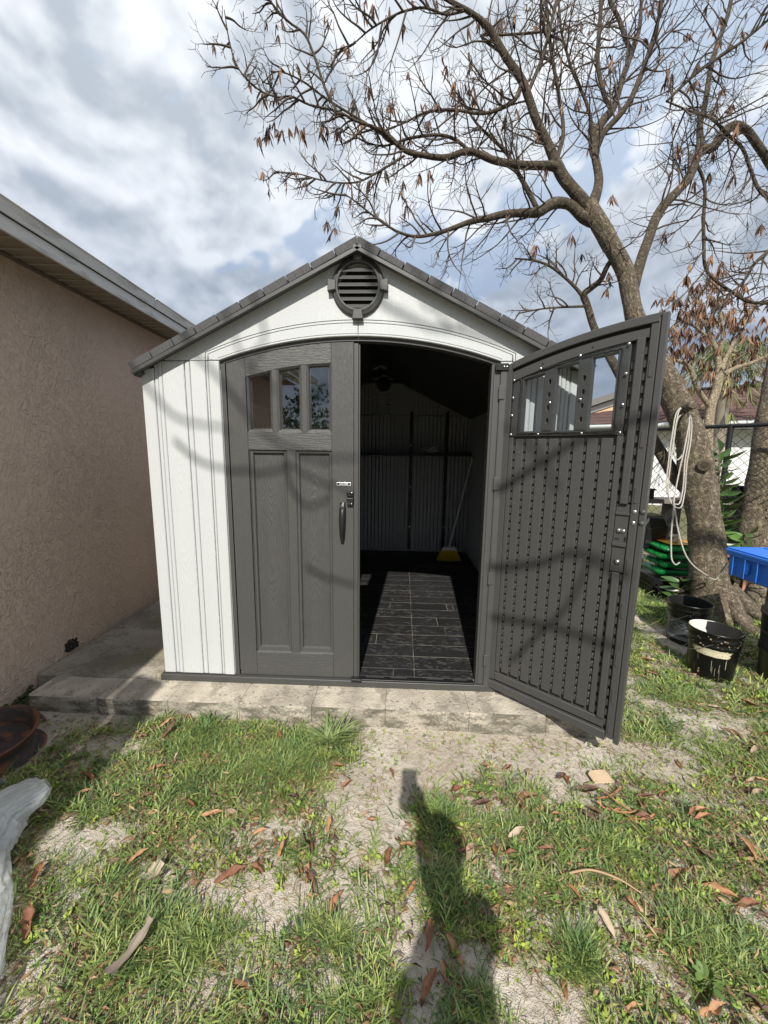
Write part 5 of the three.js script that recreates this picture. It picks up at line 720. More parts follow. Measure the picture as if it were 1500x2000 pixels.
const CLUSTERS = [[-1.08,4.47,-1.82],[-1.13,4.45,-1.88],[-1.02,4.52,-1.87],[-0.92,4.3,-1.9],[-0.95,4.34,-1.91],[-0.84,4.18,-1.78],[-0.8,4.21,-1.78],[-1.14,4.1,-1.88],[-1.06,3.99,-1.75],[-0.72,4.28,-1.85],[-0.52,4.43,-2.07],[-0.43,4.38,-1.96],[-0.4,4.48,-2.06],[-0.24,5.48,-2.17],[-0.17,5.48,-2.21],[-0.11,5.49,-2.13],[-0.29,5.55,-2.21],[-0.38,5.38,-2.21],[-0.39,5.23,-2.12],[0.79,5.13,-2.33],[0.83,5.22,-2.34],[0.87,4.96,-2.18],[0.83,4.94,-2.31],[0.71,4.84,-2.24],[0.33,4.75,-2.11],[0.16,4.58,-2.0],[-0.21,4.88,-2.16],[-0.22,4.57,-2.03],[0.35,3.99,-2.07],[0.23,3.8,-2.06],[0.3,3.93,-2.06],[-0.45,3.5,-1.91],[-0.45,3.35,-1.78],[-0.43,3.54,-1.9],[-0.04,3.91,-1.95],[0.6,5.5,-2.4],[0.92,5.35,-2.41],[1.11,5.58,-2.32],[1.16,5.55,-2.33],[1.29,5.54,-2.36],[1.44,5.85,-2.58],[1.62,5.73,-2.49],[1.68,4.71,-2.37],[1.63,4.57,-2.28],[1.94,4.76,-2.39],[1.6,3.95,-2.19],[2.46,4.07,-2.33],[2.73,5.85,-2.69],[2.79,5.78,-2.69],[2.88,5.99,-2.8],[2.98,5.32,-2.66],[3.05,5.27,-2.71],[3.0,5.19,-2.68],[3.23,5.46,-2.78],[3.21,5.29,-2.69],[3.47,5.86,-2.72],[3.52,6.06,-2.89],[4.12,3.9,-2.64],[3.19,3.88,-2.5],[2.0,3.5,-2.21],[2.35,3.15,-2.23],[2.27,3.05,-2.11],[2.56,2.93,-2.25],[2.81,2.98,-2.25],[1.52,3.34,-2.06],[3.84,3.41,-2.36],[4.01,5.57,-2.87],[3.78,5.9,-2.92],[0.51,4.01,-1.98],[0.42,4.5,-2.18],[-0.59,4.37,-1.92],[-0.21,4.32,-1.92],[0.91,4.72,-2.19],[0.55,5.21,-2.31],[1.08,5.09,-2.39],[1.25,4.56,-2.17],[1.8,5.59,-2.52],[2.29,5.23,-2.43],[2.65,4.98,-2.57],[3.04,5.68,-2.66],[3.42,5.08,-2.72],[3.91,5.25,-2.83],[2.56,5.55,-2.61]];
const RIGHT= [[4.202,-0.215,-2.063,0.282],[4.172,0.032,-2.111,0.2092],[4.163,0.306,-2.174,0.159],[4.218,0.752,-2.266,0.1426],[4.286,1.147,-2.351,0.1318],[4.349,1.545,-2.436,0.1209],[4.423,2.003,-2.532,0.1099],[4.575,2.761,-2.697,0.0993],[4.637,3.637,-2.857,0.088],[4.557,4.318,-2.941,0.0759]] ;
const BACKTREE={trunk:[[5.398,1.237,-4.617,0.0863],[5.413,1.774,-4.702,0.0733],[5.465,2.218,-4.773,0.0647],[5.546,2.475,-4.817,0.0647],[5.576,2.688,-4.851,0.0647]],a:[[5.431,2.175,-4.765,0.0431],[5.124,2.495,-4.702,0.0382],[4.979,2.777,-4.69,0.0337],[4.747,2.887,-4.648,0.0251],[4.471,2.836,-4.528,0.0165]],b:[[5.577,2.663,-4.847,0.0474],[5.798,2.802,-4.878,0.0388],[6.05,2.902,-4.802,0.0297],[6.29,3.031,-4.73,0.0209]],c:[[5.568,2.663,-4.847,0.0474],[5.552,3.071,-4.911,0.0431],[5.426,3.326,-4.946,0.0345],[5.281,3.707,-5.0,0.0216],[5.172,4.004,-5.043,0.0129]],d:[[5.576,2.688,-4.851,0.0431],[5.792,3.057,-5.019,0.035],[6.045,3.536,-5.104,0.0263],[6.256,3.971,-5.18,0.0175]],e:[[5.562,2.986,-4.898,0.0345],[5.548,3.382,-4.858,0.0255],[5.481,3.801,-4.921,0.0212],[5.432,4.136,-4.972,0.0127]],g:[[5.427,3.283,-4.939,0.0259],[5.106,3.46,-4.853,0.0212],[4.776,3.548,-4.753,0.0125]]};
const ROPE= [[2.888,1.818,-1.734],[2.962,1.737,-1.724],[2.97,1.555,-1.696],[2.929,1.315,-1.647],[2.903,1.028,-1.591],[2.859,0.91,-1.56],[2.796,0.933,-1.561],[2.746,1.051,-1.578],[2.767,1.313,-1.63],[2.803,1.552,-1.679],[2.85,1.769,-1.725],[2.897,1.813,-1.734],[2.944,1.755,-1.716],[2.935,1.506,-1.677],[2.891,1.362,-1.643],[2.844,1.323,-1.635],[2.813,1.409,-1.647],[2.835,1.648,-1.695],[2.881,1.802,-1.721],[2.946,1.764,-1.708],[2.911,1.458,-1.648],[2.858,1.195,-1.605],[2.795,0.913,-1.528],[2.816,0.795,-1.51],[2.843,0.611,-1.462],[2.888,0.453,-1.419],[2.953,0.363,-1.397],[3.041,0.298,-1.38],[3.153,0.24,-1.385],[3.162,0.321,-1.348],[3.046,0.459,-1.162]] ;
const TAIL= [[2.818,0.911,-1.549],[2.794,0.697,-1.514],[2.778,0.512,-1.464],[2.776,0.399,-1.426],[2.803,0.365,-1.412],[2.833,0.391,-1.407]] ;
{
  const t = thing('bare_tree', 'large nearly leafless tree with lichen spotted trunk and brown hanging leaves', 'tree', [0, 0, 0]);
  const r = rng(101), tips = [];
  add(t, 'trunk', limb([[3.40, -0.30, -1.60, 0.30], ...LIMBS.trunk], 22, 6, 0.10, 2), bark);
  for (const [a, l, w] of [[0.3, 0.5, 0.10], [1.5, 0.42, 0.09], [2.6, 0.5, 0.11], [3.7, 0.34, 0.10], [5.2, 0.7, 0.14], [5.8, 0.9, 0.13]]) { const c = Math.cos(a), s = Math.sin(a); add(t, 'root', limb([[3.38 + c * 0.06, 0.10, -1.63 + s * 0.06, w * 0.9], [3.38 + c * 0.2, -0.03, -1.63 + s * 0.2, w * 0.85], [3.38 + c * l * 0.7, -0.13, -1.63 + s * l * 0.7, w * 0.7], [3.38 + c * l * 1.3, -0.24, -1.63 + s * l * 1.3, w * 0.5]], 10, 5, 0.15, a), bark); }
  const big = { A: 14, B: 12, C: 12, D: 12, E: 12, F: 12, H1: 8 };
  const spec = { A: [24, 0.75, 0.2], B: [46, 0.55, 0.12], C: [40, 0.6, 0.15], D: [24, 0.7, 0.2], D2: [16, 0.6, 0.2], D3: [16, 0.6, 0.2], D4: [12, 0.6, 0.2], D5: [20, 0.7, 0.2], E: [34, 0.75, 0.2], E3: [22, 0.65, 0.05], E4: [20, 0.65, 0.05], G: [26, 0.6, 0.1], G2: [14, 0.5, 0.1], F: [6, 0.5, 0.7], F2: [14, 0.45, 0.2], F3: [10, 0.4, 0.2], B2: [16, 0.45, 0.1], B3: [18, 0.45, 0.1], B4: [20, 0.5, 0.1], B5: [20, 0.42, 0.1], A2: [20, 0.55, 0.1], A3: [18, 0.55, 0.1], A4: [16, 0.6, 0.1], A5: [14, 0.55, 0.1], A6: [10, 0.5, 0.2], H1: [18, 0.55, 0.2] };
  for (const [k, pts] of Object.entries(LIMBS)) {
    if (k === 'trunk' || k === 'E2') continue;
    const b = add(t, 'branch', limb(pts.map(([x, y, z, w]) => [x, y, z, w * 0.87]), big[k] || 7, 4, big[k] ? 0.09 : 0.05, k.charCodeAt(0) + (k.charCodeAt(1) || 0)), limbBark);
    const [n, len, from] = spec[k] || [8, 0.5, 0.2];
    stuff(add(b, 'twigs', cat(shoots(pts, r, { count: Math.round(n * 0.92), len: len * (k[0] === 'B' ? 0.72 : 1.0), from, levels: 2, kids: 4, droop: 0.35, lift: 0.04, bend: 0.5, rad: 0.0098, tips })), twigBark));
  }
  let left = 0;
  for (const [x, y, z] of CLUSTERS) { let best = null, bd = 1e9; for (const [p] of tips) { const d = p.distanceToSquared(V(x, y, z)); if (d < bd) { bd = d; best = p; } } for (let k = 0; k < 2; k++) hangingLeaves(t, 'leaf_cluster', best.clone().add(rv(r).multiplyScalar(0.04)), r, 3 + Math.floor(r() * 3), 0.09 + 0.05 * r(), dryLeaf[Math.floor(r() * 4)]); best.x += 99; }
  for (let i = 0; i < 110; i++) { const [p] = tips[Math.floor(r() * tips.length)]; if (p.x < 50) hangingLeaves(t, 'leaf_cluster', p, r, 3 + Math.floor(r() * 2), 0.075 + 0.04 * r(), dryLeaf[Math.floor(r() * 4)]); }
  // sawn stub that carries the rope, and a healed knot
  add(t, 'stub', limb([[2.93, 1.74, -1.86, 0.05], [2.925, 1.80, -1.74, 0.042], [2.915, 1.825, -1.62, 0.038], [2.914, 1.827, -1.612, 0.002]], 12, 3, 0.06), bark);
  const kn = new THREE.TorusGeometry(0.04, 0.016, 8, 22); kn.translate(0, 0, 0); kn.lookAt(V(-0.72, 0, 1)); kn.translate(3.128, 1.27, -1.672); add(t, 'knot', kn, bark);
  const kd = new THREE.SphereGeometry(0.036, 14, 10); kd.scale(1, 1, 0.5); kd.lookAt(V(-0.72, 0, 1)); kd.translate(3.128, 1.27, -1.672); add(t, 'knot_heart', kd, limbBark);
}
{
  const t = thing('leaning_tree', 'lichen covered tree trunk beside the blue tote with one arching limb', 'tree', [0, 0, 0]), r = rng(55), tips = [];
  add(t, 'trunk', limb([[4.30, -0.35, -2.15, 0.28], ...RIGHT], 16, 5, 0.10, 6), bark);
  add(t, 'branch', limb([...LIMBS.E2].reverse(), 12, 5, 0.08, 4), limbBark);
  const top = [RIGHT[RIGHT.length - 1], ...[...LIMBS.E2].reverse().slice(1)];
  stuff(add(t, 'twigs', cat(shoots(top, r, { count: 26, len: 0.6, levels: 2, kids: 4, droop: 0.4, bend: 0.7, rad: 0.005, tips })), twigBark));
  for (let i = 0; i < 16; i++) { const [p] = tips[Math.floor(r() * tips.length)]; hangingLeaves(t, 'leaf_cluster', p, r, 4, 0.15, dryLeaf[i % 4]); }
  for (const [a, l] of [[2.4, 0.55], [3.6, 0.6], [1.2, 0.5]]) { const c = Math.cos(a), s = Math.sin(a); add(t, 'root', limb([[4.25 + c * 0.05, 0.15, -2.18 + s * 0.05, 0.12], [4.25 + c * 0.25, -0.02, -2.18 + s * 0.25, 0.10], [4.25 + c * l * 1.3, -0.24, -2.18 + s * l * 1.3, 0.06]], 10, 5, 0.15, a), bark); }
}
{
  const t = thing('brown_leaf_tree', 'slim pale trunked tree with dense brown leaves behind the fence', 'tree', [0, 0, 0]), r = rng(66), pale = M(lin(1.5, 1.45, 1.35), 0.92, { map: barkTex, bumpMap: barkBump, bumpScale: 0.006 });
  add(t, 'trunk', limb([[5.42, -0.35, -4.6, 0.10], [5.40, 0.6, -4.66, 0.088], ...BACKTREE.trunk], 10, 4, 0.06, 3), pale);
  for (const k of 'abcdeg') {
    const tips = []; const b = add(t, 'branch', limb(BACKTREE[k], 7, 4, 0.05, 8), pale);
    stuff(add(b, 'twigs', cat(shoots(BACKTREE[k], r, { count: 13, len: 0.6, levels: 1, kids: 5, droop: 0.3, bend: 0.6, rad: 0.006, tips })), M(lin(0.25, 0.21, 0.17), 0.9)));
    for (const [p] of tips) if (r() < 0.62) hangingLeaves(t, 'leaf_cluster', p, r, 5 + Math.floor(r() * 5), 0.17, dryLeaf[Math.floor(r() * 3)]);
  }
}
// palm far behind, its dead and green fronds hanging
{
  const t = thing('palm_tree', 'palm with drooping green and straw fronds far behind the fence', 'tree', [8.85, -0.4, -8.9]), r = rng(9);
  add(t, 'trunk', limb([[0, 0, 0, 0.17], [0.04, 2.2, 0, 0.14], [0, 4.6, 0, 0.15]], 10, 6, 0.1), M(lin(0.22, 0.19, 0.15), 0.95));
  const fm = [M(lin(0.09, 0.13, 0.035), 0.6), M(lin(0.34, 0.28, 0.14), 0.7), M(lin(0.14, 0.16, 0.05), 0.6)];
  for (let i = 0; i < 30; i++) { const a = i * 2.4, up = i < 12 ? 0.9 : (i < 20 ? 0.2 : -0.5), len = 1.0 + r() * 0.5, gs = []; const P = []; for (let k = 0; k <= 6; k++) { const q = k / 6; P.push([Math.cos(a) * len * q * (0.9 - 0.2 * q), 4.6 + up * q * 0.9 - 1.3 * q * q, Math.sin(a) * len * q * (0.9 - 0.2 * q), 0.014 * (1 - 0.8 * q)]); } gs.push(limb(P, 4, 2)); for (let k = 2; k <= 6; k++) for (let m = 0; m < 7; m++) { const b = P[k]; gs.push(pose(blade(0.45, 0.03, 0.5, 0.2, 2), V(b[0], b[1], b[2]), V(Math.cos(a) * 0.4 + (r() - 0.5), -0.7 + (r() - 0.3) * 0.5, Math.sin(a) * 0.4 + (r() - 0.5)), r() * 6)); } add(t, 'frond', cat(gs), fm[i < 12 ? 0 : 1 + (i % 2)]); }
}
// rope looped over the stub
{
  const rm = M(lin(0.60, 0.56, 0.49), 0.8, { bumpMap: tex(64, 64, (u, v) => 0.5 + 0.5 * Math.sin((u * 2 + v * 4) * 6.2832), false, 0.02), bumpScale: 0.002 });
  const c = thing('rope', 'off white rope coiled over a stub on the tree trunk', 'rope'); const tw = (P) => P.map((q, i) => [...q, 0.0062]);
  add(c, 'coil', limb(tw(ROPE), 7, 6), rm); add(c, 'loose_end', limb(tw(TAIL), 7, 6), rm);
  const P2 = ROPE.slice(0, 12).map(([x, y, z], i) => [x + 0.012, y - 0.012 - 0.004 * i, z + 0.012, 0.006]); add(c, 'coil', limb(P2, 7, 6), rm);
}
// broad-leaved seedling in front of the fence
const greenLeaf = [[0.055, 0.115, 0.03], [0.085, 0.165, 0.035], [0.04, 0.085, 0.028]].map((q) => M(lin(...q), 0.38, { side: THREE.DoubleSide }));
function seedling(label, base, top, n, len, seed, name = 'seedling') {
  const r = rng(seed), t = thing(name, label, 'plant', base); add(t, 'stem', limb([[0, -0.03, 0, 0.012], [top[0] * 0.2, top[1] * 0.5, top[2] * 0.3, 0.010], [...top, 0.005]], 7, 6), M(lin(0.14, 0.10, 0.05), 0.7));
  for (let i = 0; i < n; i++) { const q = i / n, a = i * 2.4 + r(), hgt = mix(0.35, 1, q), L = len * (0.7 + 0.5 * r()), p = V(top[0] * hgt * hgt, top[1] * hgt, top[2] * hgt), d = V(Math.cos(a), 0.45 - 0.55 * r(), Math.sin(a)); add(t, 'leaf', pose(blade(L, L * 0.36, 0.25, -0.5 - 0.4 * r(), 6), p, d, Math.atan2(d.x, d.z) * 0 + (d.x > 0 ? 1.57 : -1.57) * 0 + 3.14 * 0 + r() * 0.6), greenLeaf[Math.floor(r() * 3)]); }
  return t;
}
seedling('tall seedling with long glossy green leaves beside the main trunk', [3.60, groundY(3.6, -1.95), -1.95], [-0.10, 1.62, -0.04], 46, 0.20, 5);
seedling('leafy green seedling standing between the trunk and leaning tree', [3.80, groundY(3.8, -1.9), -1.92], [0.02, 0.80, 0.0], 34, 0.19, 6, 'seedling');
seedling('bushy seedling with broad green leaves in front of the ribbed tray', [3.70, groundY(3.7, -2.1), -2.10], [-0.05, 1.30, 0.02], 40, 0.20, 16);
seedling('low dark green seedling beside the soil bags', [3.12, groundY(3.1, -1.75), -1.78], [-0.02, 0.34, 0.05], 12, 0.17, 7, 'seedling');
{
  const r = rng(14), t = thing('bromeliad', 'red brown bromeliad clump of strappy leaves at the leaning tree', 'plant', [3.72, groundY(3.7, -1.6) + 0.02, -1.72]); const red = [M(lin(0.19, 0.06, 0.035), 0.6), M(lin(0.11, 0.04, 0.025), 0.6), M(lin(0.25, 0.10, 0.05), 0.6)]; for (let i = 0; i < 26; i++) { const a = i * 2.4, L = 0.26 + 0.2 * r(); add(t, 'leaf', pose(blade(L, 0.035, 0.5, 0.7, 5), V(0, 0.42 + 0.1 * r(), 0), V(Math.cos(a), 0.5 - r() * 1.1, Math.sin(a)), r() * 6), red[i % 3]); } add(t, 'stem', limb([[0, -0.05, 0, 0.03], [0, 0.25, 0, 0.035], [0, 0.5, 0, 0.03]], 8, 3, 0.1), bark);
}

// ------------------------------------------------------------ turf, weeds and litter
{
  const r = rng(303);
  const strip = (p, dir, side, len, wid, arch, n = 3) => { const pos = [], idx = []; const up = V(0, 1, 0); for (let i = 0; i <= n; i++) { const t = i / n, c = p.clone().addScaledVector(dir, len * t).addScaledVector(up, arch * Math.sin(Math.PI * Math.min(1, t * 0.9)) * len), w = wid / 2 * (t < 0.15 ? 0.7 : 1 - Math.pow(t, 2.2) * 0.96); pos.push(c.x - side.x * w, c.y - side.y * w, c.z - side.z * w, c.x + side.x * w, c.y + side.y * w, c.z + side.z * w); } for (let i = 0; i < n; i++) { const a = i * 2; idx.push(a, a + 1, a + 2, a + 1, a + 3, a + 2); } const g = new THREE.BufferGeometry(); g.setAttribute('position', new THREE.Float32BufferAttribute(pos, 3)); g.setIndex(idx); g.computeVertexNormals(); return g; };
  const fan = (n, l0, l1, w0, w1, lift, spread) => { const gs = []; for (let i = 0; i < n; i++) { const a = r() * 6.283, e = lift * (0.3 + r()), dir = V(Math.cos(a), e, Math.sin(a)).normalize(), side = V(-Math.sin(a), (r() - 0.5) * 0.7, Math.cos(a)).normalize(); gs.push(strip(V((r() - 0.5) * spread, 0, (r() - 0.5) * spread), dir, side, mix(l0, l1, r()), mix(w0, w1, r()), 0.10 + 0.18 * r())); } return cat(gs); };
  const runner = () => { const gs = [], a0 = r() * 6.283, L = 0.10 + 0.08 * r(), d0 = V(Math.cos(a0), 0.06, Math.sin(a0)); gs.push(strip(V(0, 0.006, 0), d0, V(-Math.sin(a0), 0, Math.cos(a0)), L, 0.003, 0.1, 3)); const n = 8; for (let i = 0; i < n; i++) { const t = i / n, a = a0 + (i % 2 ? 0.8 : -0.8) + (r() - 0.5) * 0.5, dir = V(Math.cos(a), 0.25 + 0.5 * r(), Math.sin(a)).normalize(); gs.push(strip(V(d0.x * L * t, 0.008 + 0.01 * t, d0.z * L * t), dir, V(-Math.sin(a), (r() - 0.5) * 0.6, Math.cos(a)).normalize(), 0.035 + 0.035 * r(), 0.005 + 0.0025 * r(), 0.12)); } return cat(gs); };
  const oval = (len, wid) => { const g = blade(len, wid, 0.2, -0.35, 3); return g; };
  const weed = () => { const gs = []; const n = 9; for (let i = 0; i < n; i++) { const a = i * 2.4 + r(), dir = V(Math.cos(a), 0.25 + 0.7 * r(), Math.sin(a)); gs.push(pose(oval(0.016 + 0.014 * r(), 0.010 + 0.006 * r()), V(Math.cos(a) * 0.012 * r(), 0.008 + 0.018 * r(), Math.sin(a) * 0.012 * r()), dir, r() * 6)); } return cat(gs); };
  const bits = () => { const gs = []; for (let i = 0; i < 5; i++) { const a = r() * 6.283; gs.push(pose(blade(0.012 + 0.022 * r(), 0.005 + 0.007 * r(), 0.8, (r() - 0.5) * 1.2, 2), V((r() - 0.5) * 0.09, 0.006 + 0.012 * r(), (r() - 0.5) * 0.09), V(Math.cos(a), (r() - 0.4) * 0.6, Math.sin(a)), r() * 6)); } return cat(gs); };
  const crumbs = () => { const gs = []; for (let i = 0; i < 7; i++) { const a = r() * 6.283, g = strip(V((r() - 0.5) * 0.06, 0.003 + 0.004 * r(), (r() - 0.5) * 0.06), V(Math.cos(a), 0.05 * r(), Math.sin(a)), V(-Math.sin(a), 0, Math.cos(a)), 0.02 + 0.05 * r() * r(), 0.0015 + 0.002 * r(), 0.05, 2); gs.push(g); } return cat(gs); };
  const kinds = [];
  const kind = (make, n, tones) => { for (let i = 0; i < n; i++) kinds.push({ geo: make(), tones, list: [] }); };
  const G1 = [[0.18, 0.22, 0.048], [0.115, 0.155, 0.036], [0.26, 0.275, 0.075], [0.06, 0.098, 0.026]], G2 = [[0.138, 0.185, 0.05], [0.08, 0.126, 0.04], [0.21, 0.235, 0.07]], G3 = [[0.18, 0.24, 0.034], [0.25, 0.285, 0.046], [0.095, 0.155, 0.03]], DRY = [[0.33, 0.25, 0.145], [0.25, 0.17, 0.09], [0.42, 0.34, 0.21], [0.16, 0.10, 0.06]];
  kind(() => fan(13, 0.025, 0.065, 0.0028, 0.0056, 0.34, 0.045), 4, G1); kind(runner, 5, G2); kind(weed, 4, G3); kind(crumbs, 3, DRY); kind(() => fan(16, 0.04, 0.10, 0.0028, 0.0048, 0.6, 0.04), 3, G1); kind(bits, 4, [[0.23, 0.115, 0.06], [0.15, 0.075, 0.045], [0.34, 0.21, 0.12], [0.09, 0.055, 0.038]]);
  const K = { grass: [0, 1, 2, 3], run: [4, 5, 6, 7, 8], weed: [9, 10, 11, 12], dry: [13, 14, 15], tall: [16, 17, 18], bits: [19, 20, 21, 22] };
  const blocked = (x, z) => (x < 1.43 && z < 0.225) || x < -2.0 + 0.045 * z || (Math.hypot(x + 1.70, z - 0.53) < 0.20);
  const put = (k, x, z, s) => { if (blocked(x, z)) return; kinds[k].list.push([x, z, s, r() * 6.283, (r() - 0.5) * 0.3, (r() - 0.5) * 0.3, r()]); };
  const pick = (a) => a[Math.floor(r() * a.length)];
  const scatter = (x0, x1, z0, z1, n, size) => { for (let i = 0; i < n; i++) { const x = mix(x0, x1, r()), z = mix(z0, z1, r()), c = cover(x, z), q = r(), zone = fb(x * 2.3 + 90, z * 2.3 + 90, 3); if (q < c * 0.80) { const w = zone > 0.54 ? 0.42 : 0.10, t = r(); if (t < w) put(pick(K.weed), x, z, size * (0.5 + 0.55 * r())); else if (t < w + (zone < 0.5 ? 0.38 : 0.2)) put(pick(K.run), x, z, size * (0.7 + 0.6 * r())); else put(pick(K.grass), x, z, size * (0.6 + 0.7 * r())); } else if (q > 0.86) put(pick(K.weed), x, z, size * 0.5 * (0.5 + 0.6 * r())); if (r() < 0.30 * sst(0.2, 0.6, c)) put(pick(K.bits), x, z, 0.7 + 0.6 * r()); if (r() < 0.12 + 0.3 * sst(0.1, 0.5, c)) put(pick(K.dry), x, z, size * (0.7 + 0.8 * r())); } };
  scatter(-1.95, 2.3, 0.2, 1.5, 23000, 0.74); scatter(-1.4, 2.3, 1.5, 2.6, 3000, 1.0); scatter(1.40, 3.2, -1.4, 0.4, 9000, 0.9); scatter(1.5, 5.2, -3.6, -1.2, 5200, 1.25); scatter(3, 6.5, -1.4, 1.5, 3000, 1.3);
  for (const [a, b, c, d] of LUSH) for (let i = 0; i < 700 * c * d * 12; i++) { const x = a + (r() + r() - 1) * c, z = b + (r() + r() - 1) * d; put(pick(r() < 0.5 ? K.tall : K.run), x, z, 0.42 + 0.4 * r()); }
  const gm = M(WHITE, 0.62, { side: THREE.DoubleSide }), m4 = new THREE.Matrix4(), q = new THREE.Quaternion(), e = new THREE.Euler(), col = new THREE.Color();
  const turf = new THREE.Group(); turf.name = 'turf'; turf.userData.kind = 'stuff'; turf.userData.label = 'patchy green lawn grass and weeds growing in sandy soil'; turf.userData.category = 'grass'; scene.add(turf);
  for (const k of kinds) { if (!k.list.length) continue; const im = new THREE.InstancedMesh(k.geo, gm, k.list.length); im.castShadow = im.receiveShadow = true; im.name = 'grass'; im.userData.kind = 'stuff'; k.list.forEach(([x, z, s, a, b, c, t], i) => { e.set(b, a, c); m4.compose(V(x, groundY(x, z) - 0.003, z), q.setFromEuler(e), V(s, s, s)); im.setMatrixAt(i, m4); const c3 = k.tones[Math.floor(t * k.tones.length)], v = 0.85 + 0.42 * r(); col.setRGB(c3[0] * v * 0.96, c3[1] * v * 1.04, c3[2] * v); im.setColorAt(i, col); }); turf.add(im); }
  // clumps one can tell apart
  const clump = (label, x, z, n, l0, l1, w, lift, tone) => { const t = thing('grass_clump', label, 'grass', [x, groundY(x, z) - 0.004, z]); for (let i = 0; i < n; i++) { const a = r() * 6.283, dir = V(Math.cos(a), lift * (0.4 + r()), Math.sin(a)).normalize(); add(t, 'blade', strip(V((r() - 0.5) * 0.07, 0, (r() - 0.5) * 0.07), dir, V(-Math.sin(a), (r() - 0.5) * 0.5, Math.cos(a)).normalize(), mix(l0, l1, r()), w * (0.8 + 0.4 * r()), 0.18, 4), tone[i % tone.length]); } };
  const cm = [[0.15, 0.20, 0.06], [0.11, 0.165, 0.05], [0.19, 0.235, 0.085]].map((c) => M(lin(...c), 0.6, { side: THREE.DoubleSide })), cg = [[0.10, 0.165, 0.04], [0.075, 0.135, 0.035]].map((c) => M(lin(...c), 0.6, { side: THREE.DoubleSide }));
  clump('largest pale green broad bladed grass clump against the concrete blocks', -0.10, 0.345, 110, 0.09, 0.21, 0.008, 0.55, cm); clump('fine green grass clump beside the bare sand', 0.43, 0.71, 120, 0.05, 0.11, 0.0034, 1.0, cg); clump('green grass clump with upright fine blades amid weeds', 0.81, 1.165, 130, 0.05, 0.12, 0.004, 1.1, cg); clump('green grass clump overlapping the block corner by shed wall', -0.78, 0.30, 80, 0.07, 0.16, 0.006, 0.6, cg);
  const bw = thing('broadleaf_weed', 'low broadleaf weed with rounded bright green leaves', 'weed', [1.154, groundY(1.154, 1.212), 1.212]); for (let i = 0; i < 16; i++) { const a = i * 2.4; add(bw, 'leaf', pose(blade(0.028 + 0.012 * r(), 0.02, 0.15, -0.4, 5), V(Math.cos(a) * 0.012, 0.012 + 0.02 * r(), Math.sin(a) * 0.012), V(Math.cos(a), 0.3 + 0.5 * r(), Math.sin(a)), r() * 6), cg[0]); }
}
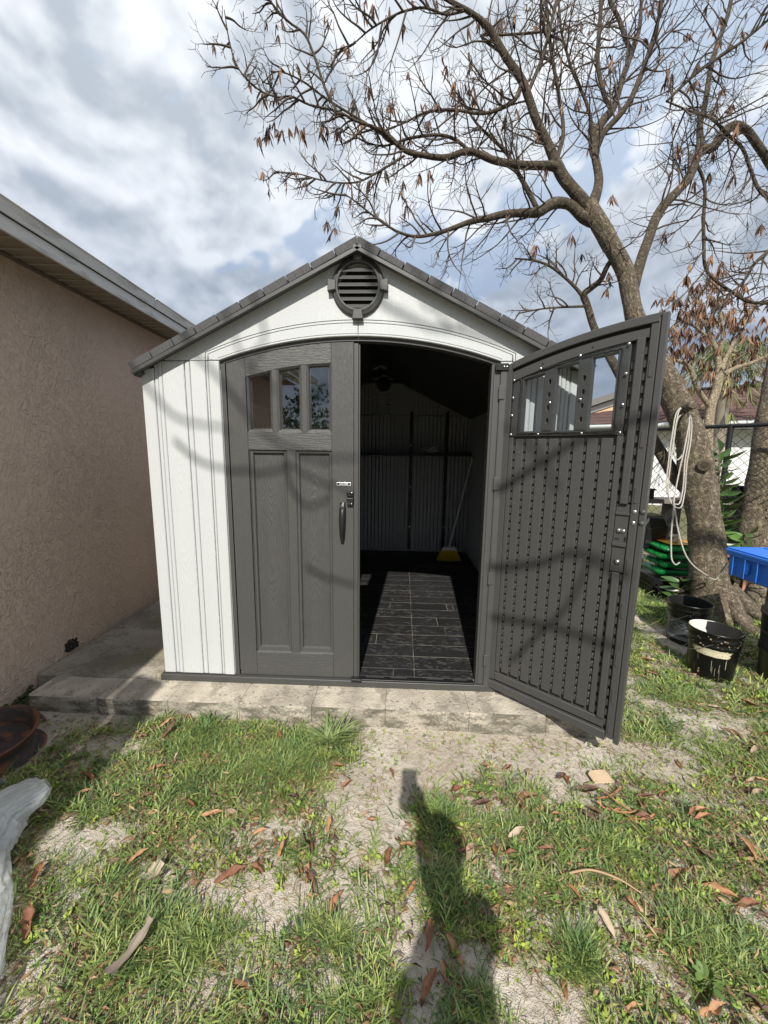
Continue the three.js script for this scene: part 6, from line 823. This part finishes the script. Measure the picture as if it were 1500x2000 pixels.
// fallen leaves, each its own thing
{
  const r = rng(404), LEAVES = [[-0.84, 0.52], [-0.56, 0.8], [-0.48, 0.76], [-0.61, 1.01], [-0.39, 1.04], [-0.23, 1], [-0.33, 0.86], [-0.13, 0.9], [-0.07, 0.92], [0, 0.51], [0.04, 0.58], [0.02, 0.87], [0.23, 0.55], [0.09, 0.75], [0.17, 0.77], [0.36, 0.9], [0.55, 0.59], [0.64, 0.7], [0.55, 0.84], [0.63, 0.84], [0.69, 0.81], [0.48, 0.88], [0.71, 0.87], [0.86, 0.85], [0.89, 0.44], [0.51, 0.87], [0.36, 1.1], [0.41, 1.13], [1.32, 0.59], [1.32, 0.69], [1.28, 0.79], [1.41, 0.81], [1.61, 0.78], [1.19, 0.95], [0.88, 1.02], [0.91, 1.04], [0.94, 1.12], [1.06, 1.05], [1.33, 0.89], [0.88, 0.61], [0.71, 0.45], [0.76, 0.47], [-0.73, 0.99], [-1, 1.1], [-1.33, 0.83], [-1.69, 0.3], [-1.54, 0.37], [0.37, 1.22], [0.39, 1.25], [-0.25, 1.26], [-0.22, 1.28], [0.73, 1.27], [0.88, 1.28], [1.08, 1.28], [1.24, 1.23], [0.28, 1.03], [0.27, 0.87], [1.67, 0.34], [2.08, 0.17], [1.94, 0.45], [1.43, 0.58], [1.85, 0.29], [2.47, -0.11], [-0.39, 0.30], [-0.36, 0.84], [-0.03, 0.84], [-0.19, 0.95], [-0.65, 0.74], [-1.12, 0.67], [-1.14, 0.75]];
  for (let i = 0; i < 34; i++) { const x = mix(-1.3, 2.2, r()), z = mix(0.3, 1.5, r()), n = 1 + Math.floor(r() * r() * 6); for (let k = 0; k < n; k++) LEAVES.push([x + (r() - 0.5) * 0.16, z + (r() - 0.5) * 0.12]); }
  for (let i = 0; i < 26; i++) LEAVES.push([mix(1.5, 3.2, r()), mix(-1.5, 0.3, r())]);
  const leafT = tex(128, 256, (u, v) => { const n = fb(u * 6, v * 6, 4, 6), vein = sst(0.03, 0.0, Math.abs(((v * 9 + Math.abs(u - 0.5) * 5) % 1) - 0.5)) * 0.35; return s3(mix3([0.8, 0.8, 0.8], [0.42, 0.38, 0.36], clamp(n * 0.9 + vein))); }, true, 1);
  const dry = (c, o = {}) => M(lin(...c), 0.65, { map: leafT, side: THREE.DoubleSide, ...o });
  const kindsOf = [
    ['fallen_leaf', 'orange brown folded dry leaf lying on the lawn', [dry([0.46, 0.22, 0.10]), dry([0.36, 0.17, 0.085]), dry([0.55, 0.30, 0.15]), dry([0.30, 0.13, 0.07])], 0.24, 1.3, 'orange brown leaves fallen on the lawn'],
    ['fallen_leaf', 'dark brown curled dry leaf lying on the lawn', [dry([0.20, 0.095, 0.06]), dry([0.26, 0.14, 0.09]), dry([0.14, 0.075, 0.05])], 0.22, 1.8, 'dark brown leaves fallen on the lawn'],
    ['fallen_leaf', 'pale tan flattened dry leaf lying on the lawn', [dry([0.56, 0.42, 0.29]), dry([0.48, 0.35, 0.24]), dry([0.62, 0.50, 0.36])], 0.30, 0.6, 'pale tan leaves fallen on the lawn']];
  const geos = kindsOf.map(([, , , w, f]) => [0, 1, 2, 3, 4, 5, 6].map(() => { const L = 0.075 + 0.05 * r(), g = blade(L, L * w, f * (0.6 + 0.6 * r()), (r() - 0.35) * 0.7, 8), p = g.attributes.position, uv = []; for (let i = 0; i < p.count; i++) { const y = p.getY(i) / L, x = p.getX(i), z = p.getZ(i), a = (r() - 0.5) * 0, tw = y * 0.9 - 0.4; const c = Math.cos(tw), s = Math.sin(tw); p.setXYZ(i, x * c - z * s + 0.008 * inz.noise(y * 5, x * 90, f), p.getY(i), x * s + z * c + 0.012 * inz.noise(y * 6, x * 60, 2 + f)); uv.push(x / (L * w) + 0.5, y); } g.setAttribute('uv', new THREE.Float32BufferAttribute(uv, 2)); g.rotateX(-Math.PI / 2); g.computeVertexNormals(); return g; }));
  for (const [x, z] of LEAVES) {
    if ((x < 1.43 && z < 0.23) || (x > 2.2 && z > -0.9 && z < -0.2)) continue;
    const k = r() < 0.52 ? 0 : r() < 0.62 ? 1 : 2, [name, label, mats, , , group] = kindsOf[k], m = tag(add(scene, name, geos[k][Math.floor(r() * 7)], mats[Math.floor(r() * mats.length)]), label, 'leaf', group);
    m.position.set(x, groundY(x, z) + 0.010 + 0.016 * cover(x, z) + 0.006 * r(), z); m.rotation.set((r() - 0.5) * 0.5, r() * 6.283, (r() - 0.5) * 0.7, 'YXZ'); const s = 0.42 + 0.75 * r() * r() + 0.1; m.scale.set(s, s, s);
  }
  // pieces that stand out
  const shell = (L, W, curl, seed) => { const n = 14, m = 8, p = [], uv = [], idx = []; for (let i = 0; i <= n; i++) for (let j = 0; j <= m; j++) { const t = i / n - 0.5, a = (j / m - 0.5) * curl, w = W * (0.75 + 0.25 * Math.sin(i * 0.9 + seed)) / Math.max(curl, 0.2); p.push(Math.sin(a) * w + 0.006 * inz.noise(i * 0.4, j, seed), (1 - Math.cos(a)) * w + 0.02 * t * t * 4, t * L + 0.012 * inz.noise(j * 0.7, i * 0.2, seed)); uv.push(j / m, i / n); } for (let i = 0; i < n; i++) for (let j = 0; j < m; j++) { const q = i * (m + 1) + j; idx.push(q, q + m + 1, q + 1, q + 1, q + m + 1, q + m + 2); } const g = new THREE.BufferGeometry(); g.setAttribute('position', new THREE.Float32BufferAttribute(p, 3)); g.setAttribute('uv', new THREE.Float32BufferAttribute(uv, 2)); g.setIndex(idx); g.computeVertexNormals(); return g; };
  const place = (m, x, z, a, h = 0.012, tilt = 0) => { m.position.set(x, groundY(x, z) + h, z); m.rotation.set(tilt, a, 0, 'YXZ'); };
  place(solo('bark_strip', shell(0.135, 0.042, 2.2, 3), dry([0.36, 0.30, 0.24]), 'grey brown curled strip of bark, the longest piece on the grass', 'bark'), -0.535, 1.245, -0.30, 0.045, 0.05);
  place(solo('bark_chip', shell(0.055, 0.05, 0.5, 5), dry([0.52, 0.42, 0.31]), 'flat tan chip of bark beside bare sand', 'bark'), -0.605, 1.025, 0.5, 0.035, 0.1);
  const cg = plate([[-0.05, -0.032], [0.045, -0.036], [0.05, 0.034], [-0.03, 0.036], [-0.05, 0.02]], 0, 0.004, 0.001); cg.rotateX(-Math.PI / 2); place(solo('cardboard_piece', cg, dry([0.74, 0.56, 0.37]), 'torn flat tan cardboard piece near the open door', 'cardboard'), 1.212, 0.491, 0.15, 0.022, 0.05);
  const pods = [[1.19, 0.60, 0.16, 2.0], [1.245, 0.655, 0.17, 0.9], [1.21, 0.675, 0.12, 1.5], [1.275, 0.70, 0.13, 1.75], [1.16, 0.66, 0.09, 1.35]];
  for (const [x, z, L, a] of pods) place(tag(add(scene, 'seed_pod', shell(L, 0.012, 2.4, L * 20), dry([0.52, 0.27, 0.12])), 'long orange brown dry pod in the loose pile on the grass', 'pod', 'dry pods in a pile on the grass'), x, z, a, 0.024, 0.06);
  const st = limb([[-0.11, 0, 0.01, 0.004], [-0.03, 0.006, -0.012, 0.0042], [0.06, 0.004, 0.0, 0.0036], [0.12, 0, 0.03, 0.0024]], 6, 4); place(solo('stick', st, dry([0.60, 0.42, 0.24]), 'thin curved tan stick lying in the grass', 'stick'), 0.985, 0.945, -0.15, 0.03);
  const st2 = limb([[-0.10, 0, 0.0, 0.0022], [0, 0.004, 0.008, 0.002], [0.11, 0, -0.004, 0.0014]], 5, 4); place(solo('stick', st2, dry([0.66, 0.60, 0.48]), 'pale straw stalk lying across the bare sand', 'stick'), 0.70, 0.47, -0.1, 0.006);
}
const SHADE = [[[-1.514,5.599,4.116,0.014],[-1.454,5.559,4.116,0.0132],[-1.354,5.451,4.116,0.0124],[-1.233,5.328,4.116,0.0116],[-1.076,5.288,4.116,0.0107],[-0.947,5.268,4.116,0.0099]],[[-1.24,4.932,3.822,0.013],[-1.13,4.834,3.822,0.0123],[-0.986,4.779,3.822,0.0117],[-0.781,4.782,3.822,0.0111],[-0.606,4.813,3.822,0.0104],[-0.435,4.744,3.822,0.0097],[-0.233,4.655,3.822,0.0091]],[[-1.131,5.815,4.263,0.014],[-1.038,5.723,4.263,0.0133],[-0.931,5.603,4.263,0.0126],[-0.796,5.427,4.263,0.0119],[-0.628,5.318,4.263,0.0112],[-0.4,5.264,4.263,0.0105],[-0.229,5.258,4.263,0.0098]],[[-0.099,5.855,4.042,0.017],[0.022,5.793,4.042,0.016],[0.157,5.73,4.042,0.015],[0.317,5.717,4.042,0.014],[0.477,5.68,4.042,0.013],[0.611,5.655,4.042,0.012]],[[0.229,5.928,4.042,0.012],[0.18,5.83,4.042,0.0106],[0.276,5.73,4.042,0.0092]],[[0.085,5.928,4.042,0.01],[0.14,5.83,4.042,0.0093],[0.226,5.867,4.042,0.0086],[0.3,5.805,4.042,0.0079],[0.33,5.725,4.042,0.0072]],[[-0.78,6.169,4.41,0.011],[-0.74,6.003,4.41,0.01],[-0.81,5.912,4.41,0.0091],[-0.856,5.698,4.41,0.0081]],[[-0.914,6.067,4.41,0.01],[-0.873,5.938,4.41,0.0088],[-0.684,5.754,4.41,0.0077]],[[-0.617,4.719,3.675,0.012],[-0.565,4.52,3.675,0.0109],[-0.487,4.463,3.675,0.0099],[-0.361,4.515,3.675,0.0089]],[[-0.514,4.103,3.675,0.012],[-0.374,4.029,3.675,0.0106],[-0.216,3.981,3.675,0.0092]],[[0.585,4.269,3.384,0.019],[0.728,4.403,3.51,0.0173],[0.853,4.519,3.619,0.0157],[0.964,4.587,3.716,0.014]],[[0.57,3.826,3.371,0.018],[0.776,3.914,3.551,0.0164],[0.92,4.006,3.678,0.0148],[1.087,3.931,3.823,0.0133]],[[0.603,3.406,3.246,0.016],[0.862,3.46,3.472,0.0141],[1.073,3.453,3.657,0.0123]],[[0.704,3.259,3.411,0.014],[0.82,3.496,3.513,0.0128],[0.906,3.671,3.588,0.0115],[0.961,3.898,3.636,0.0103]],[[0.597,4.695,3.472,0.01],[0.718,4.587,3.577,0.0088],[0.827,4.363,3.673,0.0077]]] ;

// ------------------------------------------------------------ behind the viewer: what casts the branch and body shadows, and what the panes mirror
{
  const t = thing('yard_tree', 'bare branched tree standing in the yard opposite the shed', 'tree', [0, 0, 0]), r = rng(71);
  add(t, 'trunk', limb([[4.7, -0.3, 5.9, 0.24], [4.6, 2.2, 5.8, 0.19], [4.3, 4.6, 5.7, 0.17], [3.9, 6.0, 5.55, 0.14]], 14, 5, 0.1, 5), bark);
  const hub = [[3.9, 6.0, 5.55, 0.12], [3.0, 6.75, 5.2, 0.07], [1.9, 6.85, 4.9, 0.05], [0.9, 6.75, 4.7, 0.035], [-0.2, 6.75, 4.6, 0.028], [-1.2, 6.6, 4.5, 0.02]];
  add(t, 'branch', limb(hub, 10, 5, 0.08, 2), limbBark); add(t, 'branch', limb([[4.3, 4.6, 5.7, 0.10], [3.4, 5.0, 5.0, 0.06], [2.4, 4.9, 4.4, 0.04], [1.5, 4.6, 3.95, 0.026], [0.964, 4.587, 3.716, 0.014]], 8, 5, 0.06, 3), limbBark);
  for (const b of SHADE) {
    const g = [...b], first = b[0]; let near = null, bd = 1e9; for (const h of hub) { const d = (h[0] - first[0]) ** 2 + (h[2] - first[2]) ** 2; if (d < bd) { bd = d; near = h; } }
    if (first[1] > 5.4) g.unshift([near[0], near[1], near[2], first[3] * 1.15]); add(t, 'branch', limb(g, 7, 5, 0.06, first[0] * 9), limbBark);
  }
}
function bushyTree(label, x, z, h, w, seed, tone) {
  const r = rng(seed), t = thing('leafy_tree', label, 'tree', [x, -0.2, z], 0, 'leafy trees across the yard'); add(t, 'trunk', limb([[0, -0.2, 0, 0.14], [0.1, h * 0.4, 0, 0.10], [0, h * 0.75, 0.1, 0.05]], 8, 3, 0.08), bark);
  const gs = [], lf = blade(0.16, 0.09, 0.3, 0.2, 2); for (let c = 0; c < 26; c++) { const a = r() * 6.283, q = Math.sqrt(r()) * w, y = h * (0.30 + 0.66 * r()), k = Math.sqrt(Math.max(0.1, 1 - ((y / h - 0.6) / 0.45) ** 2)), cx = Math.cos(a) * q * k, cz = Math.sin(a) * q * k; for (let i = 0; i < 46; i++) { const d = rv(r); gs.push(pose(lf, V(cx, y, cz).addScaledVector(d, 0.34), rv(r).add(V(0, 0.2, 0)), r() * 6, 0.8 + r() * 0.8)); } }
  stuff(add(t, 'crown', cat(gs), M(lin(...tone), 0.6, { side: THREE.DoubleSide }))); return t;
}
{ const r = rng(88); const words = ['tall rounded leafy tree at the end of the far row', 'low spreading leafy tree in the far row', 'dark leafy tree next to the low one', 'slim leafy tree in the middle of the far row', 'broad pale green tree in the far row', 'short dense leafy tree in the far row', 'tall dark leafy tree closing the far row']; [-13, -9.6, -6.6, -3.9, -1.0, 2.4, 6.0].forEach((x, i) => bushyTree(words[i], x, 15.5 + (i % 3) * 1.1, [4.6, 3.4, 4.0, 4.4, 3.9, 3.2, 4.8][i], [2.1, 2.3, 1.7, 1.3, 2.2, 1.6, 1.9][i], 200 + i, [[0.05, 0.09, 0.025], [0.065, 0.11, 0.03], [0.035, 0.065, 0.02]][i % 3])); }
{
  // person who takes the picture, phone held up in one hand
  const o = thing('person', 'person in dark shirt and trousers holding up a phone', 'person', [0.33, -0.165, 2.66], 0.75);
  const R = 92, S = 0.95, mc = new MarchingCubes(R, new THREE.MeshStandardMaterial(), false, false, 60000); mc.isolation = 0;
  // joints in the person's own axes (facing -z before the turn); y from the feet
  const lc = V(0.2314, 1.3654 + 0.165, 2.1467 + 0.03).sub(V(0.33, 0, 2.66)).applyAxisAngle(V(0, 1, 0), -0.75);   // where the phone is, seen from the person
  const hand = [lc.x + 0.01, lc.y - 0.11, lc.z + 0.02], B = [];
  const bone = (a, b, r0, r1) => B.push([V(...a), V(...b), r0, r1]);
  bone([0, 1.66, -0.03], [0, 1.60, -0.02], 0.088, 0.082); bone([0, 1.57, -0.05], [0, 1.53, -0.05], 0.055, 0.045); bone([0, 1.5, 0], [0, 1.38, 0.01], 0.052, 0.06);
  bone([-0.13, 1.36, 0.01], [0.13, 1.36, 0.01], 0.07, 0.07); bone([0, 1.30, 0.0], [0, 1.05, 0.0], 0.125, 0.105); bone([0, 1.05, 0], [0, 0.92, 0.01], 0.115, 0.125);
  const el = [mix(0.18, hand[0], 0.45) + 0.05, 1.12, mix(0, hand[2], 0.35)]; bone([0.16, 1.36, 0.0], el, 0.052, 0.042); bone(el, hand, 0.042, 0.028);
  bone([-0.16, 1.36, 0], [-0.20, 1.08, 0.03], 0.052, 0.042); bone([-0.20, 1.08, 0.03], [-0.19, 0.84, -0.03], 0.040, 0.028); bone([-0.19, 0.82, -0.04], [-0.185, 0.75, -0.05], 0.032, 0.026);
  for (const s of [-1, 1]) { bone([s * 0.085, 0.90, 0], [s * 0.095, 0.50, -0.02], 0.085, 0.056); bone([s * 0.095, 0.50, -0.02], [s * 0.10, 0.09, 0.03], 0.056, 0.040); bone([s * 0.10, 0.05, 0.04], [s * 0.115, 0.035, -0.13], 0.042, 0.032); }
  for (let i = 0; i < 4; i++) { const y = hand[1] + 0.035 - i * 0.021; bone([hand[0], hand[1], hand[2]], [hand[0] - 0.045, y + 0.01, hand[2] - 0.012], 0.016, 0.010); bone([hand[0] - 0.045, y + 0.01, hand[2] - 0.012], [hand[0] - 0.050, y, hand[2] - 0.045], 0.010, 0.008); }
  bone([hand[0], hand[1], hand[2]], [hand[0] + 0.035, hand[1] + 0.055, hand[2] - 0.02], 0.016, 0.010);
  bone([-0.012, 1.615, -0.115], [-0.0, 1.60, -0.122], 0.012, 0.014); for (const s of [-1, 1]) bone([s * 0.088, 1.63, 0.0], [s * 0.09, 1.60, 0.0], 0.014, 0.012);
  const half = R / 2, q = V(), ab = V(); for (let k = 0; k < R; k++) for (let j = 0; j < R; j++) for (let i = 0; i < R; i++) { q.set((i - half) / half * S, (j - half) / half * S + 0.88, (k - half) / half * S); let d = 9; for (const [a, b, r0, r1] of B) { ab.copy(b).sub(a); const t = clamp(q.clone().sub(a).dot(ab) / ab.lengthSq()), dd = q.distanceTo(a.clone().addScaledVector(ab, t)) - mix(r0, r1, t), h = clamp(0.5 + 0.5 * (d - dd) / 0.03); d = mix(d, dd, h) - 0.03 * h * (1 - h); if (d < -0.5) break; } mc.field[i + j * R + k * R * R] = -d; }
  mc.update(); const n = mc.count, pos = new Float32Array(n * 3), nor = new Float32Array(n * 3), col = new Float32Array(n * 3);
  for (let i = 0; i < n; i++) { const x = mc.positionArray[i * 3] * S, y = mc.positionArray[i * 3 + 1] * S + 0.88, z = mc.positionArray[i * 3 + 2] * S; pos.set([x, y, z], i * 3); nor.set([mc.normalArray[i * 3], mc.normalArray[i * 3 + 1], mc.normalArray[i * 3 + 2]], i * 3); const hd = Math.hypot(x - hand[0], y - hand[1], z - hand[2]) < 0.09; col.set(y > 1.46 || hd || (x < -0.15 && y < 0.86 && y > 0.7) ? [0.36, 0.22, 0.15] : y > 0.93 ? [0.03, 0.035, 0.05] : y > 0.09 ? [0.05, 0.05, 0.06] : [0.02, 0.02, 0.02], i * 3); }
  const g = new THREE.BufferGeometry(); g.setAttribute('position', new THREE.BufferAttribute(pos, 3)); g.setAttribute('normal', new THREE.BufferAttribute(nor, 3)); g.setAttribute('color', new THREE.BufferAttribute(col, 3)); add(o, 'body', g, M(WHITE, 0.75, { vertexColors: true }));
  const hair = new THREE.SphereGeometry(0.097, 20, 12, 0, 6.2832, 0, 1.75); hair.rotateX(0.45); hair.translate(0, 1.668, -0.02); add(o, 'hair', hair, M(lin(0.02, 0.015, 0.012), 0.6));
  const ph = thing('phone', 'dark smartphone held upright in the raised hand', 'phone', [0.2314, 1.3654, 2.1467]); ph.rotation.copy(camera.rotation); add(ph, 'case', rbox(-0.052, 0.022, -0.135, 0.018, 0.012, 0.021, 0.004), M(lin(0.02, 0.02, 0.022), 0.4)); add(ph, 'screen_glass', rbox(-0.049, 0.019, -0.131, 0.014, 0.0212, 0.0222, 0.0004, 1), M(lin(0.01, 0.01, 0.012), 0.1));
}

renderer.render(scene, camera);
